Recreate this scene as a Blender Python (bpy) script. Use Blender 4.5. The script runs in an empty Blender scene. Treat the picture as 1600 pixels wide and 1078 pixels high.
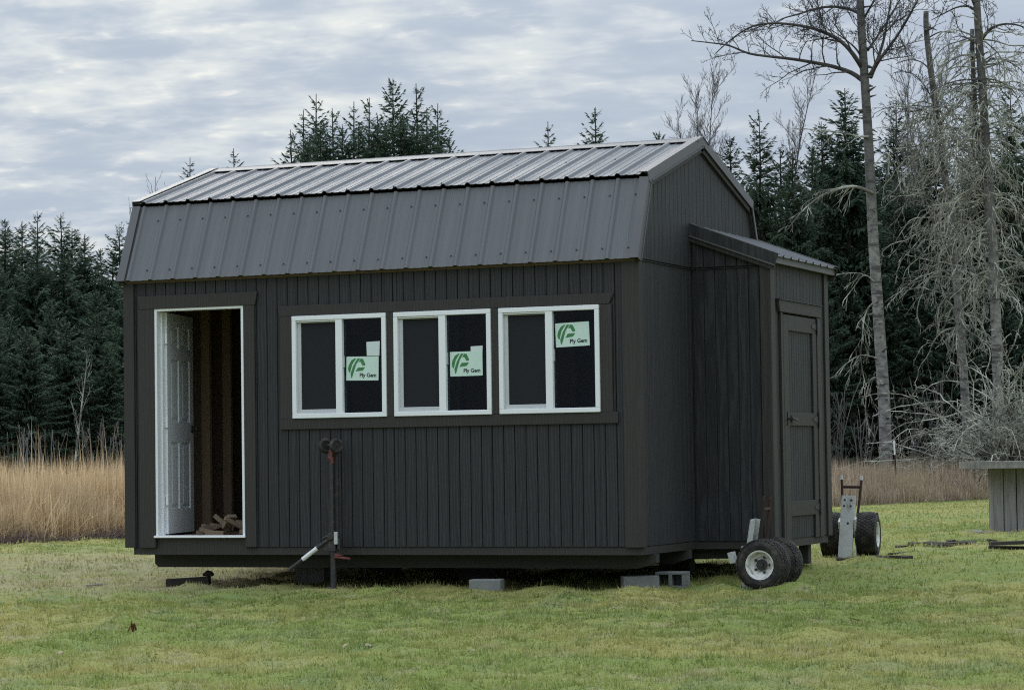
import bpy, bmesh, math, random
import numpy as np
from mathutils import Vector, Matrix
random.seed(7); RNG = np.random.default_rng(7)
S = bpy.context.scene; COL = S.collection

# ------------------------------------------------------------------ camera
CR = np.array([[0.9218164474, 0.3873657260, -0.0142208164], [-0.0303062495, 0.0354483007, -0.9989118826], [-0.3864401229, 0.9212443825, 0.0444164289]])
CC = np.array([7.30509749, -20.10646144, 0.7271355]); FPX = 4058.38
cam = bpy.data.cameras.new('camera'); cam_o = bpy.data.objects.new('camera', cam); COL.objects.link(cam_o)
cam.sensor_width = 36; cam.lens = FPX * 36 / 1600; cam.clip_start = .1; cam.clip_end = 4000
mw = Matrix.Identity(4)
for i in range(3):
    mw[i][0] = CR[0, i]; mw[i][1] = -CR[1, i]; mw[i][2] = -CR[2, i]; mw[i][3] = CC[i]
cam_o.matrix_world = mw; S.camera = cam_o

# ------------------------------------------------------------------ world: overcast winter sky
SUN_EL, SUN_AZ = 20.0, 36.0        # azimuth measured from +Y towards -X (left of the view)
sdir = Vector((-math.sin(math.radians(SUN_AZ)) * math.cos(math.radians(SUN_EL)), math.cos(math.radians(SUN_AZ)) * math.cos(math.radians(SUN_EL)), math.sin(math.radians(SUN_EL))))
W = bpy.data.worlds.new('World'); S.world = W; W.use_nodes = True
nt = W.node_tree; nt.nodes.clear()
def N(t, **k):
    n = nt.nodes.new(t)
    for a, b in k.items(): setattr(n, a, b)
    return n
def L(a, b): nt.links.new(a, b)
def mth(op, a, b=None, c=None, clamp=False):
    n = N('ShaderNodeMath', operation=op); n.use_clamp = clamp
    for i, x in enumerate((a, b, c)):
        if x is None: continue
        if isinstance(x, (int, float)): n.inputs[i].default_value = x
        else: L(x, n.inputs[i])
    return n.outputs[0]
def mapr(v, a, b, c=0., d=1., t='SMOOTHSTEP'):
    n = N('ShaderNodeMapRange', interpolation_type=t)
    L(v, n.inputs[0])
    for i, x in enumerate((a, b, c, d)): n.inputs[i + 1].default_value = x
    return n.outputs[0]
def mixc(f, a, b, blend='MIX'):
    n = N('ShaderNodeMix', data_type='RGBA', blend_type=blend)
    for sock, x in ((n.inputs[0], f), (n.inputs[6], a), (n.inputs[7], b)):
        if isinstance(x, (int, float)): sock.default_value = x
        elif isinstance(x, tuple): sock.default_value = (*x, 1)
        else: L(x, sock)
    return n.outputs[2]
def noise(vec, scale, detail=4, rough=.5, dist=0., dim='3D'):
    n = N('ShaderNodeTexNoise', noise_dimensions=dim)
    if vec is not None: L(vec, n.inputs['Vector'])
    n.inputs['Scale'].default_value = scale; n.inputs['Detail'].default_value = detail
    n.inputs['Roughness'].default_value = rough; n.inputs['Distortion'].default_value = dist
    return n.outputs[0]
tc = N('ShaderNodeTexCoord'); sep = N('ShaderNodeSeparateXYZ'); L(tc.outputs['Generated'], sep.inputs[0])
dx, dy, dz = sep.outputs
zc = mth('ADD', mth('MAXIMUM', dz, 0.), .125)
comb = N('ShaderNodeCombineXYZ'); L(mth('DIVIDE', dx, zc), comb.inputs[0]); L(mth('DIVIDE', dy, zc), comb.inputs[1])
rotm = N('ShaderNodeMapping'); rotm.inputs['Rotation'].default_value = (0, 0, math.radians(-20)); rotm.inputs['Scale'].default_value = (.85, 1.0, 1); L(comb.outputs[0], rotm.inputs[0])
n1 = noise(rotm.outputs[0], 5.0, 5, .5, .2); n2 = noise(rotm.outputs[0], 13.0, 4, .55, .2); n3 = noise(rotm.outputs[0], 1.1, 3, .5)
cl = mth('ADD', mth('ADD', mth('MULTIPLY', n1, .5), mth('MULTIPLY', n2, .28)), mth('MULTIPLY', n3, .35))
dotn = N('ShaderNodeVectorMath', operation='DOT_PRODUCT'); L(tc.outputs['Generated'], dotn.inputs[0]); dotn.inputs[1].default_value = sdir
glow = mapr(dotn.outputs['Value'], .88, .99)
clg = mth('ADD', cl, mth('MULTIPLY', glow, .06))
cbr = mapr(clg, .45, .74)
ccol = mixc(cbr, (.42, .485, .58), (.52, .58, .65))
ccol = mixc(mth('MULTIPLY', glow, mapr(clg, .56, .78, 0, .9)), ccol, (.80, .82, .78))
cie = mapr(dz, .12, .95, 1., 3.2)       # CIE overcast: zenith about three times the horizon
cscale = N('ShaderNodeVectorMath', operation='SCALE'); L(ccol, cscale.inputs[0]); L(mth('MULTIPLY', cie, .55), cscale.inputs['Scale'])
sky = N('ShaderNodeTexSky', sky_type='NISHITA'); sky.sun_disc = False
sky.sun_elevation = math.radians(SUN_EL); sky.sun_rotation = math.radians(-SUN_AZ); sky.air_density = 1; sky.dust_density = 1.5
b1 = N('ShaderNodeBackground'); L(sky.outputs[0], b1.inputs[0]); b1.inputs[1].default_value = .05
b2 = N('ShaderNodeBackground'); L(cscale.outputs[0], b2.inputs[0]); b2.inputs[1].default_value = 1
cover = mth('SUBTRACT', 1., mth('MULTIPLY', mapr(n2, .58, .78), .06))
mxs = N('ShaderNodeMixShader'); L(cover, mxs.inputs[0]); L(b1.outputs[0], mxs.inputs[1]); L(b2.outputs[0], mxs.inputs[2])
wo = N('ShaderNodeOutputWorld'); L(mxs.outputs[0], wo.inputs[0])
sun = bpy.data.lights.new('sun', 'SUN'); sun.energy = .8; sun.angle = math.radians(30); sun.color = (1, .95, .87)
sun_o = bpy.data.objects.new('sun', sun); COL.objects.link(sun_o); sun_o.rotation_euler = sdir.to_track_quat('Z', 'Y').to_euler()
S.view_settings.view_transform = 'Standard'; S.view_settings.look = 'None'; S.view_settings.gamma = 1
S.view_settings.use_curve_mapping = False; S.view_settings.exposure = 1.0
S.cycles.use_denoising = False; S.cycles.filter_width = 1.15; S.cycles.sample_clamp_indirect = 3; S.cycles.max_bounces = 6; S.cycles.transparent_max_bounces = 8

# ------------------------------------------------------------------ helpers
def ray(u, v): return CR.T @ np.array([(u - 800) / FPX, (v - 539) / FPX, 1.0])
def at_depth(u, v, d): return CC + ray(u, v) * d
def sstep(t): t = np.clip(t, 0, 1); return t * t * (3 - 2 * t)
def ground_base(x, y): return -.36 + .13 * sstep((y - .8) / 3.2)
_gr = np.random.default_rng(77); GW_ = []
for _i in range(34):
    _l = .15 * (1.0 / .15) ** _gr.random(); _a = _gr.uniform(0, 2 * np.pi); GW_.append((2 * np.pi / _l * np.cos(_a), 2 * np.pi / _l * np.sin(_a), _gr.uniform(0, 6.28), _l ** .75))
_gt = math.sqrt(sum(w[3] ** 2 for w in GW_) / 2)
def ground_z(x, y):
    """gently rising lawn with the small humps of an unrolled turf"""
    x, y = np.asarray(x, float), np.asarray(y, float); n = np.zeros(np.broadcast(x, y).shape)
    for kx, ky, ph, am in GW_: n = n + am * np.sin(kx * x + ky * y + ph)
    n = n / _gt; far = np.hypot(x - CC[0], y - CC[1]); fade = 1 - sstep((far - 30) / 25) * .8
    return ground_base(x, y) + (.013 * n + .007 * np.abs(n)) * fade - .006
def on_ground(u, d):
    """point of the ground under column u of the view at distance d"""
    p = at_depth(u, 700, d); return np.array([p[0], p[1], float(ground_base(p[0], p[1]))])

def tag(o, label=None, cat=None, group=None, kind=None):
    for k, v in (('label', label), ('category', cat), ('group', group), ('kind', kind)):
        if v: o[k] = v
    return o
def link(name, me, mats, parent=None, loc=None):
    o = bpy.data.objects.new(name, me); COL.objects.link(o)
    for m in (mats if isinstance(mats, (list, tuple)) else [mats]):
        if m is not None and len(me.materials) < len(mats if isinstance(mats, (list, tuple)) else [mats]): me.materials.append(m)
    if parent: o.parent = parent
    if loc is not None: o.location = loc
    return o
def empty(name, loc=(0, 0, 0), rz=0, scale=1):
    o = bpy.data.objects.new(name, None); COL.objects.link(o); o.location = [float(c) for c in loc]; o.rotation_euler = (0, 0, rz); o.scale = (scale,) * 3
    o.empty_display_size = .1
    return o
def copy_tree(o, parent=None):
    c = o.copy(); COL.objects.link(c)
    if parent: c.parent = parent
    for ch in list(o.children): copy_tree(ch, c)
    return c

class MB:
    def __init__(s): s.v = []; s.f = []; s.m = []
    def add(s, vs, fs, m=0):
        b = len(s.v); s.v += [tuple(float(c) for c in v) for v in vs]
        s.f += [tuple(b + i for i in f) for f in fs]; s.m += [m] * len(fs); return s
    def box(s, x0, x1, y0, y1, z0, z1, m=0):
        return s.add([(x0, y0, z0), (x1, y0, z0), (x1, y1, z0), (x0, y1, z0), (x0, y0, z1), (x1, y0, z1), (x1, y1, z1), (x0, y1, z1)],
                     [(0, 3, 2, 1), (4, 5, 6, 7), (0, 1, 5, 4), (1, 2, 6, 5), (2, 3, 7, 6), (3, 0, 4, 7)], m)
    def obox(s, c, ax, ay, az, m=0):
        c, ax, ay, az = map(Vector, (c, ax, ay, az))
        vs = [c + i * ax + j * ay + k * az for k in (-1, 1) for i, j in ((-1, -1), (1, -1), (1, 1), (-1, 1))]
        return s.add(vs, [(0, 3, 2, 1), (4, 5, 6, 7), (0, 1, 5, 4), (1, 2, 6, 5), (2, 3, 7, 6), (3, 0, 4, 7)], m)
    def bar(s, p, q, w, t, up=(0, 0, 1), m=0):
        p, q = Vector(p), Vector(q); d = (q - p); h = d / 2; d.normalize(); a = d.cross(Vector(up))
        if a.length < 1e-4: a = d.cross(Vector((1, 0, 0)))
        a.normalize(); b = a.cross(d)
        return s.obox((p + q) / 2, h, a * w / 2, b * t / 2, m)
    def prism(s, poly, ext, m=0):
        n = len(poly); e = Vector(ext); a = [Vector(p) for p in poly]
        return s.add(a + [p + e for p in a], [tuple(range(n))[::-1], tuple(range(n, 2 * n))] + [(i, (i + 1) % n, n + (i + 1) % n, n + i) for i in range(n)], m)
    def tube(s, pts, rad, k=6, m=0, caps=True):
        pts = [Vector(p) for p in pts]; n = len(pts)
        if isinstance(rad, (int, float)): rad = [rad] * n
        b = len(s.v); prev = None
        for i, p in enumerate(pts):
            t = (pts[min(i + 1, n - 1)] - pts[max(i - 1, 0)]).normalized()
            if prev is None:
                a = t.cross(Vector((0, 0, 1)));
                if a.length < .01: a = t.cross(Vector((1, 0, 0)))
            else: a = prev - t * prev.dot(t)
            a.normalize(); prev = a; c = t.cross(a)
            for j in range(k):
                w = 2 * math.pi * j / k; q = p + (a * math.cos(w) + c * math.sin(w)) * rad[i]; s.v.append((q.x, q.y, q.z))
        for i in range(n - 1):
            for j in range(k):
                s.f.append((b + i * k + j, b + i * k + (j + 1) % k, b + (i + 1) * k + (j + 1) % k, b + (i + 1) * k + j)); s.m.append(m)
        if caps and k > 3:
            s.f.append(tuple(b + j for j in range(k))[::-1]); s.m.append(m)
            s.f.append(tuple(b + (n - 1) * k + j for j in range(k))); s.m.append(m)
        return s
    def lathe(s, o, ax, prof, k=24, m=0, close=True):
        """prof: (distance along the axis, radius)"""
        o, ax = Vector(o), Vector(ax).normalized(); a = ax.cross(Vector((0, 0, 1)))
        if a.length < .01: a = ax.cross(Vector((1, 0, 0)))
        a.normalize(); c = ax.cross(a); b = len(s.v); n = len(prof)
        for t, r in prof:
            for j in range(k):
                w = 2 * math.pi * j / k; q = o + ax * t + (a * math.cos(w) + c * math.sin(w)) * r; s.v.append((q.x, q.y, q.z))
        for i in range(n if close else n - 1):
            for j in range(k):
                i2 = (i + 1) % n
                s.f.append((b + i * k + j, b + i * k + (j + 1) % k, b + i2 * k + (j + 1) % k, b + i2 * k + j)); s.m.append(m)
        return s
    def build(s, name, mats, parent=None, loc=None, bevel=0, smooth=False):
        me = bpy.data.meshes.new(name); me.from_pydata(s.v, [], s.f)
        mats = mats if isinstance(mats, (list, tuple)) else [mats]
        for m in mats: me.materials.append(m)
        if len(mats) > 1: me.polygons.foreach_set('material_index', s.m)
        bm = bmesh.new(); bm.from_mesh(me); bmesh.ops.recalc_face_normals(bm, faces=bm.faces)
        if bevel:
            bmesh.ops.bevel(bm, geom=[e for e in bm.edges if len(e.link_faces) == 2 and e.calc_face_angle(0) > .6], offset=bevel, segments=2, affect='EDGES', profile=.5)
        bm.to_mesh(me); bm.free()
        if smooth: me.polygons.foreach_set('use_smooth', [True] * len(me.polygons))
        me.update()
        o = bpy.data.objects.new(name, me); COL.objects.link(o)
        if parent: o.parent = parent
        if loc is not None: o.location = [float(c) for c in loc]
        return o

def quad_mesh(name, V, mat, rnd=None):
    """V: (n,k,3) polygons with k corners, rnd: (n,) one number per polygon"""
    n, k = V.shape[:2]; me = bpy.data.meshes.new(name)
    me.vertices.add(n * k); me.vertices.foreach_set('co', V.reshape(-1).astype(np.float32))
    me.loops.add(n * k); me.loops.foreach_set('vertex_index', np.arange(n * k, dtype=np.int32))
    me.polygons.add(n); me.polygons.foreach_set('loop_start', np.arange(n, dtype=np.int32) * k)
    if rnd is not None:
        at = me.attributes.new('rnd', 'FLOAT', 'POINT'); at.data.foreach_set('value', np.repeat(rnd, k).astype(np.float32))
    me.materials.append(mat); me.update(calc_edges=True); return me

# ------------------------------------------------------------------ materials
def mat(name, col, rough=.6, spec=.4, metal=0., fn=None):
    """fn(P) may return (colour socket, bump height socket, bump strength, bump distance)"""
    global nt
    m = bpy.data.materials.new(name); m.use_nodes = True; nt = m.node_tree; nt.nodes.clear()
    bs = N('ShaderNodeBsdfPrincipled'); out = N('ShaderNodeOutputMaterial'); L(bs.outputs[0], out.inputs[0])
    bs.inputs['Base Color'].default_value = (*col, 1); bs.inputs['Roughness'].default_value = rough
    bs.inputs['Specular IOR Level'].default_value = spec; bs.inputs['Metallic'].default_value = metal
    if fn:
        g = N('ShaderNodeNewGeometry'); r = fn(g.outputs['Position'])
        if r[0] is not None: L(r[0], bs.inputs['Base Color'])
        if len(r) > 1 and r[1] is not None:
            b = N('ShaderNodeBump'); b.inputs['Strength'].default_value = r[2]; b.inputs['Distance'].default_value = r[3]
            L(r[1], b.inputs['Height']); L(b.outputs[0], bs.inputs['Normal'])
        if len(r) > 4 and r[4] is not None: L(r[4], bs.inputs['Roughness'])
    return m
def mp(P, sc=(1, 1, 1), loc=(0, 0, 0), rot=(0, 0, 0)):
    n = N('ShaderNodeMapping'); n.inputs['Scale'].default_value = sc; n.inputs['Location'].default_value = loc; n.inputs['Rotation'].default_value = rot
    L(P, n.inputs[0]); return n.outputs[0]
def objrand():
    return N('ShaderNodeObjectInfo').outputs['Random']
def attr(name):
    n = N('ShaderNodeAttribute', attribute_name=name); return n.outputs['Fac']

def grain(c0, c1, c2, bump=.35, wear=.25):
    def f(P):
        q = mp(P, (14, 14, .9)); g = noise(q, 2.2, 5, .6, 1.4); wv = N('ShaderNodeTexWave', wave_type='RINGS', rings_direction='Z')
        L(mp(P, (5, 5, .7)), wv.inputs['Vector']); wv.inputs['Scale'].default_value = 2.2; wv.inputs['Distortion'].default_value = 9; wv.inputs['Detail'].default_value = 3; wv.inputs['Detail Scale'].default_value = .9
        g = mth('ADD', mth('MULTIPLY', g, .55), mth('MULTIPLY', wv.outputs['Fac'], .35))
        fine = noise(mp(P, (90, 90, 4)), 1.5, 3, .6); big = noise(P, 1.1, 4, .55)
        c = mixc(mapr(g, .35, .68), c0, c1); c = mixc(mth('MULTIPLY', mapr(big, .45, .75), wear), c, c2)
        c = mixc(.22, c, mixc(objrand(), c0, c1)); c = mixc(mth('MULTIPLY', mapr(noise(P, 26, 4, .7), .35, .7), .4), c, c0)
        return c, mth('ADD', g, mth('MULTIPLY', fine, .5)), bump * 1.6, .008
    return f
M = {}
M['siding'] = mat('siding_paint', (.05, .055, .058), .62, .35, fn=grain((.0165, .0180, .0184), (.0390, .0412, .0415), (.040, .0385, .0355)))
M['trim'] = mat('trim_paint', (.06, .055, .045), .6, .35, fn=grain((.029, .0272, .0232), (.042, .0395, .0340), (.045, .042, .036)))
def roofn(P):
    big = noise(P, 1.3, 4, .6); streak = noise(mp(P, (9, 1, .8)), 1.2, 4, .6)
    c = mixc(mth('MULTIPLY', mapr(streak, .4, .75), .5), (.118, .121, .125), (.146, .149, .153))
    return c, noise(P, 2.2, 2, .5), .05, .02, mapr(big, .3, .7, .52, .60)
M['roof'] = mat('roof_steel', (.11, .108, .11), .55, .28, fn=roofn)
M['rooftrim'] = mat('roof_trim_steel', (.12, .12, .118), .5, .35, fn=lambda P: (mixc(noise(P, 3, 4), (.078, .079, .080), (.112, .112, .111)), None))  # darker base colour carries the shade of the gable side
M['white'] = mat('white_vinyl', (.80, .82, .82), .4, .5, fn=lambda P: (mixc(noise(P, 6, 4), (.76, .78, .78), (.82, .83, .83)), None))
M['doorwhite'] = mat('white_door_paint', (.78, .80, .80), .4, .5, fn=lambda P: (mixc(noise(P, 3, 5), (.70, .73, .74), (.80, .82, .82)), noise(mp(P, (60, 60, 3)), 1, 3), .1, .002))
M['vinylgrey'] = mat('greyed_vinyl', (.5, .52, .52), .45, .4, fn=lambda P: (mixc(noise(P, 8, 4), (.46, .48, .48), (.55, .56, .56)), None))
M['screen'] = mat('insect_screen', (.024, .026, .030), .75, .2, fn=lambda P: (mixc(noise(P, 160, 2), (.012, .0135, .016), (.022, .024, .027)), None))
M['black'] = mat('black_paint', (.012, .012, .013), .45, .4, fn=lambda P: (mixc(noise(P, 30, 4), (.009, .009, .010), (.02, .02, .02)), None))
M['iron'] = mat('dark_iron', (.03, .03, .03), .5, .5, fn=lambda P: (mixc(mapr(noise(P, 25, 5), .45, .7), (.022, .023, .024), (.06, .045, .035)), noise(P, 60, 3), .2, .002))
M['rust'] = mat('rusty_steel', (.06, .03, .022), .75, .3, fn=lambda P: (mixc(noise(P, 30, 5), (.022, .015, .014), (.06, .03, .022)), noise(P, 80, 3), .3, .002))
M['red'] = mat('faded_red_paint', (.30, .05, .04), .6, .4, fn=lambda P: (mixc(mapr(noise(P, 25, 5), .4, .65), (.17, .045, .04), (.08, .04, .03)), None))
def galvn(P):
    v = N('ShaderNodeTexVoronoi'); v.inputs['Scale'].default_value = 45; L(P, v.inputs['Vector'])
    d = noise(mp(P, (5, 5, 2)), 2.2, 6, .65)
    c = mixc(v.outputs['Distance'], (.42, .44, .42), (.52, .53, .50)); return mixc(mapr(d, .52, .72), c, (.20, .18, .14)), None
M['galv'] = mat('galvanised_steel', (.5, .5, .48), .5, .5, metal=.25, fn=galvn)
M['tape'] = mat('reflective_tape', (.78, .78, .76), .35, .5, fn=lambda P: (mixc(noise(P, 40, 4), (.65, .65, .63), (.82, .82, .80)), None))
M['rubber'] = mat('worn_rubber', (.02, .02, .02), .75, .3, fn=lambda P: (mixc(mapr(noise(P, 14, 6, .6), .38, .7), (.016, .016, .016), (.068, .060, .046)), noise(P, 120, 3), .25, .002))
M['rim'] = mat('painted_rim', (.6, .6, .56), .45, .4, fn=lambda P: (mixc(mapr(noise(P, 22, 6, .6), .48, .72), (.62, .62, .58), (.22, .18, .13)), None))
def concn(P):
    return mixc(noise(P, 9, 6, .65), (.085, .09, .085), (.26, .27, .255)), noise(P, 70, 4), .5, .004
M['concrete'] = mat('concrete', (.33, .33, .32), .9, .2, fn=concn)
def rawwood(a, b, rot=(0, 0, 0), sc=(2, 30, 30)):
    def f(P):
        g = noise(mp(P, sc, (0, 0, 0), rot), 1.3, 5, .6, .6)
        return mixc(.3, mixc(g, a, b), mixc(objrand(), a, b)), g, .3, .003
    return f
M['stud'] = mat('framing_lumber', (.36, .25, .16), .8, .2, fn=rawwood((.20, .14, .09), (.30, .215, .145), sc=(30, 30, 2)))
M['osb'] = mat('bare_sheathing', (.18, .13, .09), .85, .2, fn=lambda P: (mixc(noise(P, 18, 5, .6), (.12, .085, .06), (.22, .16, .11)), None))
M['offcut'] = mat('lumber_offcuts', (.4, .28, .18), .8, .2, fn=rawwood((.15, .11, .075), (.30, .23, .155), sc=(14, 14, 14)))
def greyn(P):
    g = noise(mp(P, (25, 25, 1.6)), 1.4, 6, .65, .8); big = noise(P, 2.5, 4)
    return mixc(.35, mixc(mapr(g, .3, .7), (.13, .125, .11), (.29, .28, .255)), mixc(objrand(), (.15, .145, .13), (.27, .26, .24))), g, .6, .006
M['greywood'] = mat('weathered_wood', (.22, .21, .19), .9, .15, fn=greyn)
def darkwoodn(P):
    g = noise(mp(P, (12, 12, 12)), 1.6, 6, .65)
    return mixc(g, (.028, .024, .020), (.085, .075, .062)), g, .6, .008
M['darkwood'] = mat('old_dark_wood', (.05, .045, .04), .9, .15, fn=darkwoodn)
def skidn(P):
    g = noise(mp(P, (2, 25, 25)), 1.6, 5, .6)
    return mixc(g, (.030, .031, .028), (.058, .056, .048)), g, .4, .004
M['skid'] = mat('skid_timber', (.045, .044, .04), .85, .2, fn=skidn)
M['card'] = mat('sticker_card', (.50, .66, .56), .55, .3, fn=lambda P: (mixc(noise(P, 12, 4), (.53, .68, .585), (.61, .75, .66)), None))
M['paper'] = mat('white_paper', (.62, .70, .66), .6, .3, fn=lambda P: (mixc(noise(P, 12, 4), (.58, .66, .62), (.66, .73, .69)), None))
M['green'] = mat('logo_green', (.055, .20, .07), .5, .3, fn=lambda P: (mixc(noise(P, 40, 2), (.05, .19, .065), (.065, .22, .08)), None))
M['ink'] = mat('dark_ink', (.008, .02, .014), .5, .3, fn=lambda P: (mixc(noise(P, 40, 2), (.006, .018, .012), (.012, .025, .018)), None))
M['leafbrown'] = mat('dead_leaf', (.12, .04, .02), .8, .2, fn=lambda P: (mixc(noise(P, 60, 4), (.08, .025, .015), (.16, .06, .03)), None))
M['leafpale'] = mat('pale_dry_stalk', (.45, .40, .25), .8, .2, fn=lambda P: (mixc(noise(P, 60, 4), (.40, .37, .22), (.55, .50, .36)), None))
M['dryleaf'] = mat('tan_dry_leaf', (.24, .19, .11), .8, .2, fn=lambda P: (mixc(noise(P, 60, 4), (.18, .14, .08), (.32, .27, .17)), None))
def barkn(c0, c1, c2, band=True, ztop=None):
    def f(P):
        a = noise(mp(P, (4, 4, 5)), 1.2, 6, .65); h = noise(mp(P, (2.5, 2.5, 11)), 1.0, 4, .6); b = noise(P, .5, 3)
        c = mixc(mapr(a, .35, .65), c0, c1); c = mixc(mth('MULTIPLY', mapr(h, .53, .62), .8 if band else .2), c, c2)
        c = mixc(mth('MULTIPLY', mapr(b, .5, .7), .4), c, c2)
        if ztop:      # lichen covers the lower stem only, the bark above it is darker
            sp_ = N('ShaderNodeSeparateXYZ'); L(P, sp_.inputs[0]); c = mixc(mth('MULTIPLY', mapr(sp_.outputs[2], ztop - 1.6, ztop + 1.2), .6), c, (.06, .056, .052))
        return c, a, .6, .02
    return f
M['palebark'] = mat('pale_lichened_bark', (.2, .2, .17), .9, .2, fn=barkn((.15, .148, .135), (.30, .295, .265), (.06, .057, .052), True, 7.))
M['limb'] = mat('dark_limb_bark', (.07, .065, .06), .9, .2, fn=barkn((.05, .048, .046), (.10, .095, .085), (.04, .038, .035), False))
def lichn(P):
    a = noise(P, 2.2, 4, .6); b = noise(P, 9, 3, .6)
    return mixc(mapr(mth('ADD', mth('MULTIPLY', a, .6), mth('MULTIPLY', b, .4)), .42, .60), (.15, .145, .12), (.46, .47, .38)), None
M['lichen'] = mat('lichen_covered_twigs', (.2, .2, .15), .95, .1, fn=lichn)
M['twig'] = mat('grey_twigs', (.11, .10, .09), .9, .1, fn=lambda P: (mixc(noise(P, 1.5, 3), (.09, .083, .077), (.16, .15, .135)), None))
M['confbark'] = mat('conifer_bark', (.05, .04, .032), .95, .1, fn=barkn((.04, .033, .027), (.085, .07, .058), (.03, .026, .022), False))

def foliage_mat(name, cols, tr=.25, rough=.7):
    """thin leaves, needles and blades: diffuse plus a little light let through"""
    global nt
    m = bpy.data.materials.new(name); m.use_nodes = True; nt = m.node_tree; nt.nodes.clear()
    g = N('ShaderNodeNewGeometry'); c = cols(g.outputs['Position'])
    d = N('ShaderNodeBsdfPrincipled'); d.inputs['Roughness'].default_value = rough; d.inputs['Specular IOR Level'].default_value = .25; L(c, d.inputs['Base Color'])
    t = N('ShaderNodeBsdfTranslucent'); L(c, t.inputs[0]); x = N('ShaderNodeMixShader'); x.inputs[0].default_value = tr
    L(d.outputs[0], x.inputs[1]); L(t.outputs[0], x.inputs[2]); o = N('ShaderNodeOutputMaterial'); L(x.outputs[0], o.inputs[0])
    return m
def needle_cols(P):
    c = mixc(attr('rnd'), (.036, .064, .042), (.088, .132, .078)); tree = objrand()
    c = mixc(mapr(tree, .35, 1.0, 0, .55, 'LINEAR'), c, (.056, .082, .044))
    return mixc(mapr(noise(P, .5, 3), .4, .7, 0, .5), c, (.026, .042, .032))
M['needles'] = foliage_mat('conifer_needles', needle_cols, .25)
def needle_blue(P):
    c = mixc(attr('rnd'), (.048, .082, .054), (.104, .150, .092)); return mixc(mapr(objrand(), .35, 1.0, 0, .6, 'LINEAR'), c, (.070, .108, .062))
M['needles_blue'] = foliage_mat('blue_green_needles', needle_blue, .25)  # haze over the left wood put into a paler needle colour
# where the mown lawn ends: a line from the reeds on the left to the dead grass on the right
EA, EB = np.array([-11.3, 7.6]), np.array([-4.7, 34.6]); ED = (EB - EA) / np.linalg.norm(EB - EA)
EN = np.array([-ED[1], ED[0]]) ; EN = EN if EN @ (EA - CC[:2]) > 0 else -EN
# left part turns towards the camera side as in the photograph
def lawn_cols(P):
    a = noise(P, .42, 4, .6, .6); b = noise(mp(P, (1, 1, 1), (31, 7, 0)), 1.5, 4, .65, .8); c_ = noise(mp(P, (1, 1, 1), (5, 77, 0)), 4.5, 4, .6)
    c = mixc(mapr(a, .40, .62), (.225, .285, .066), (.385, .355, .115))                 # green to yellow green
    c = mixc(mapr(b, .52, .68, 0, .55), c, (.185, .265, .115))                            # bluish clover patches
    c = mixc(mapr(c_, .52, .72, 0, .75), c, (.40, .35, .19))                             # straw
    s = N('ShaderNodeSeparateXYZ'); L(P, s.inputs[0]); X, Y = s.outputs[0], s.outputs[1]
    dry = mth('MULTIPLY', mapr(X, -2.2, -4.6), mth('MULTIPLY', mapr(Y, -2.0, -.2), mapr(Y, 6.0, 3.0)))
    dry = mth('MULTIPLY', dry, mapr(mth('ADD', b, c_), .72, 1.1, .25, 1.))
    c = mixc(mth('MULTIPLY', dry, .8), c, (.38, .325, .19))
    return c
def edge_mask(P, off=0., soft=.5):
    s = N('ShaderNodeSeparateXYZ'); L(P, s.inputs[0])
    v = mth('ADD', mth('MULTIPLY', s.outputs[0], float(EN[0])), mth('MULTIPLY', s.outputs[1], float(EN[1])))
    v = mth('SUBTRACT', v, float(EN @ EA) + off); v = mth('ADD', v, mth('MULTIPLY', mth('SUBTRACT', noise(P, 1.1, 4), .5), 1.6))
    return mapr(v, -soft, soft)
def groundn(P):
    c = lawn_cols(P); dark = mixc(.5, c, (.080, .085, .032)); fine = noise(P, 30, 4, .7)
    c = mixc(mapr(fine, .45, .8, .1, .75), dark, c)
    soil = mixc(noise(P, 3, 5, .6), (.045, .034, .024), (.12, .088, .058))
    return mixc(edge_mask(P), c, soil), fine, .6, .03
M['ground'] = mat('lawn_ground', (.12, .14, .05), .95, .1, fn=groundn)
def blade_cols(P):
    c = lawn_cols(P); c = mixc(mapr(attr('rnd'), .0, .45, .55, 0), c, (.085, .11, .035)); c = mixc(mapr(attr('rnd'), .45, .92, 0, .8), c, (.44, .43, .20))
    return mixc(mapr(attr('rnd'), .93, .95, 0, .8), c, (.46, .42, .25))
M['blades'] = foliage_mat('grass_blades', blade_cols, .42, .55)
def reed_cols(P):
    c = mixc(attr('rnd'), (.36, .245, .125), (.80, .63, .39))
    return mixc(mapr(noise(P, .8, 3), .45, .7, 0, .55), c, (.46, .37, .24))
M['reeds'] = foliage_mat('dry_reeds', reed_cols, .4)
def dead_cols(P):
    c = mixc(attr('rnd'), (.22, .165, .115), (.52, .415, .295))
    c = mixc(mapr(noise(P, .6, 3), .45, .65, 0, .6), c, (.32, .27, .16)); return mixc(mapr(noise(P, 1.3, 3), .5, .7, 0, .5), c, (.18, .12, .095))
M['deadgrass'] = foliage_mat('dead_field_grass', dead_cols, .25)
M['bramble'] = foliage_mat('purple_brown_brambles', lambda P: mixc(attr('rnd'), (.08, .056, .052), (.22, .165, .14)), .15)
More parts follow.
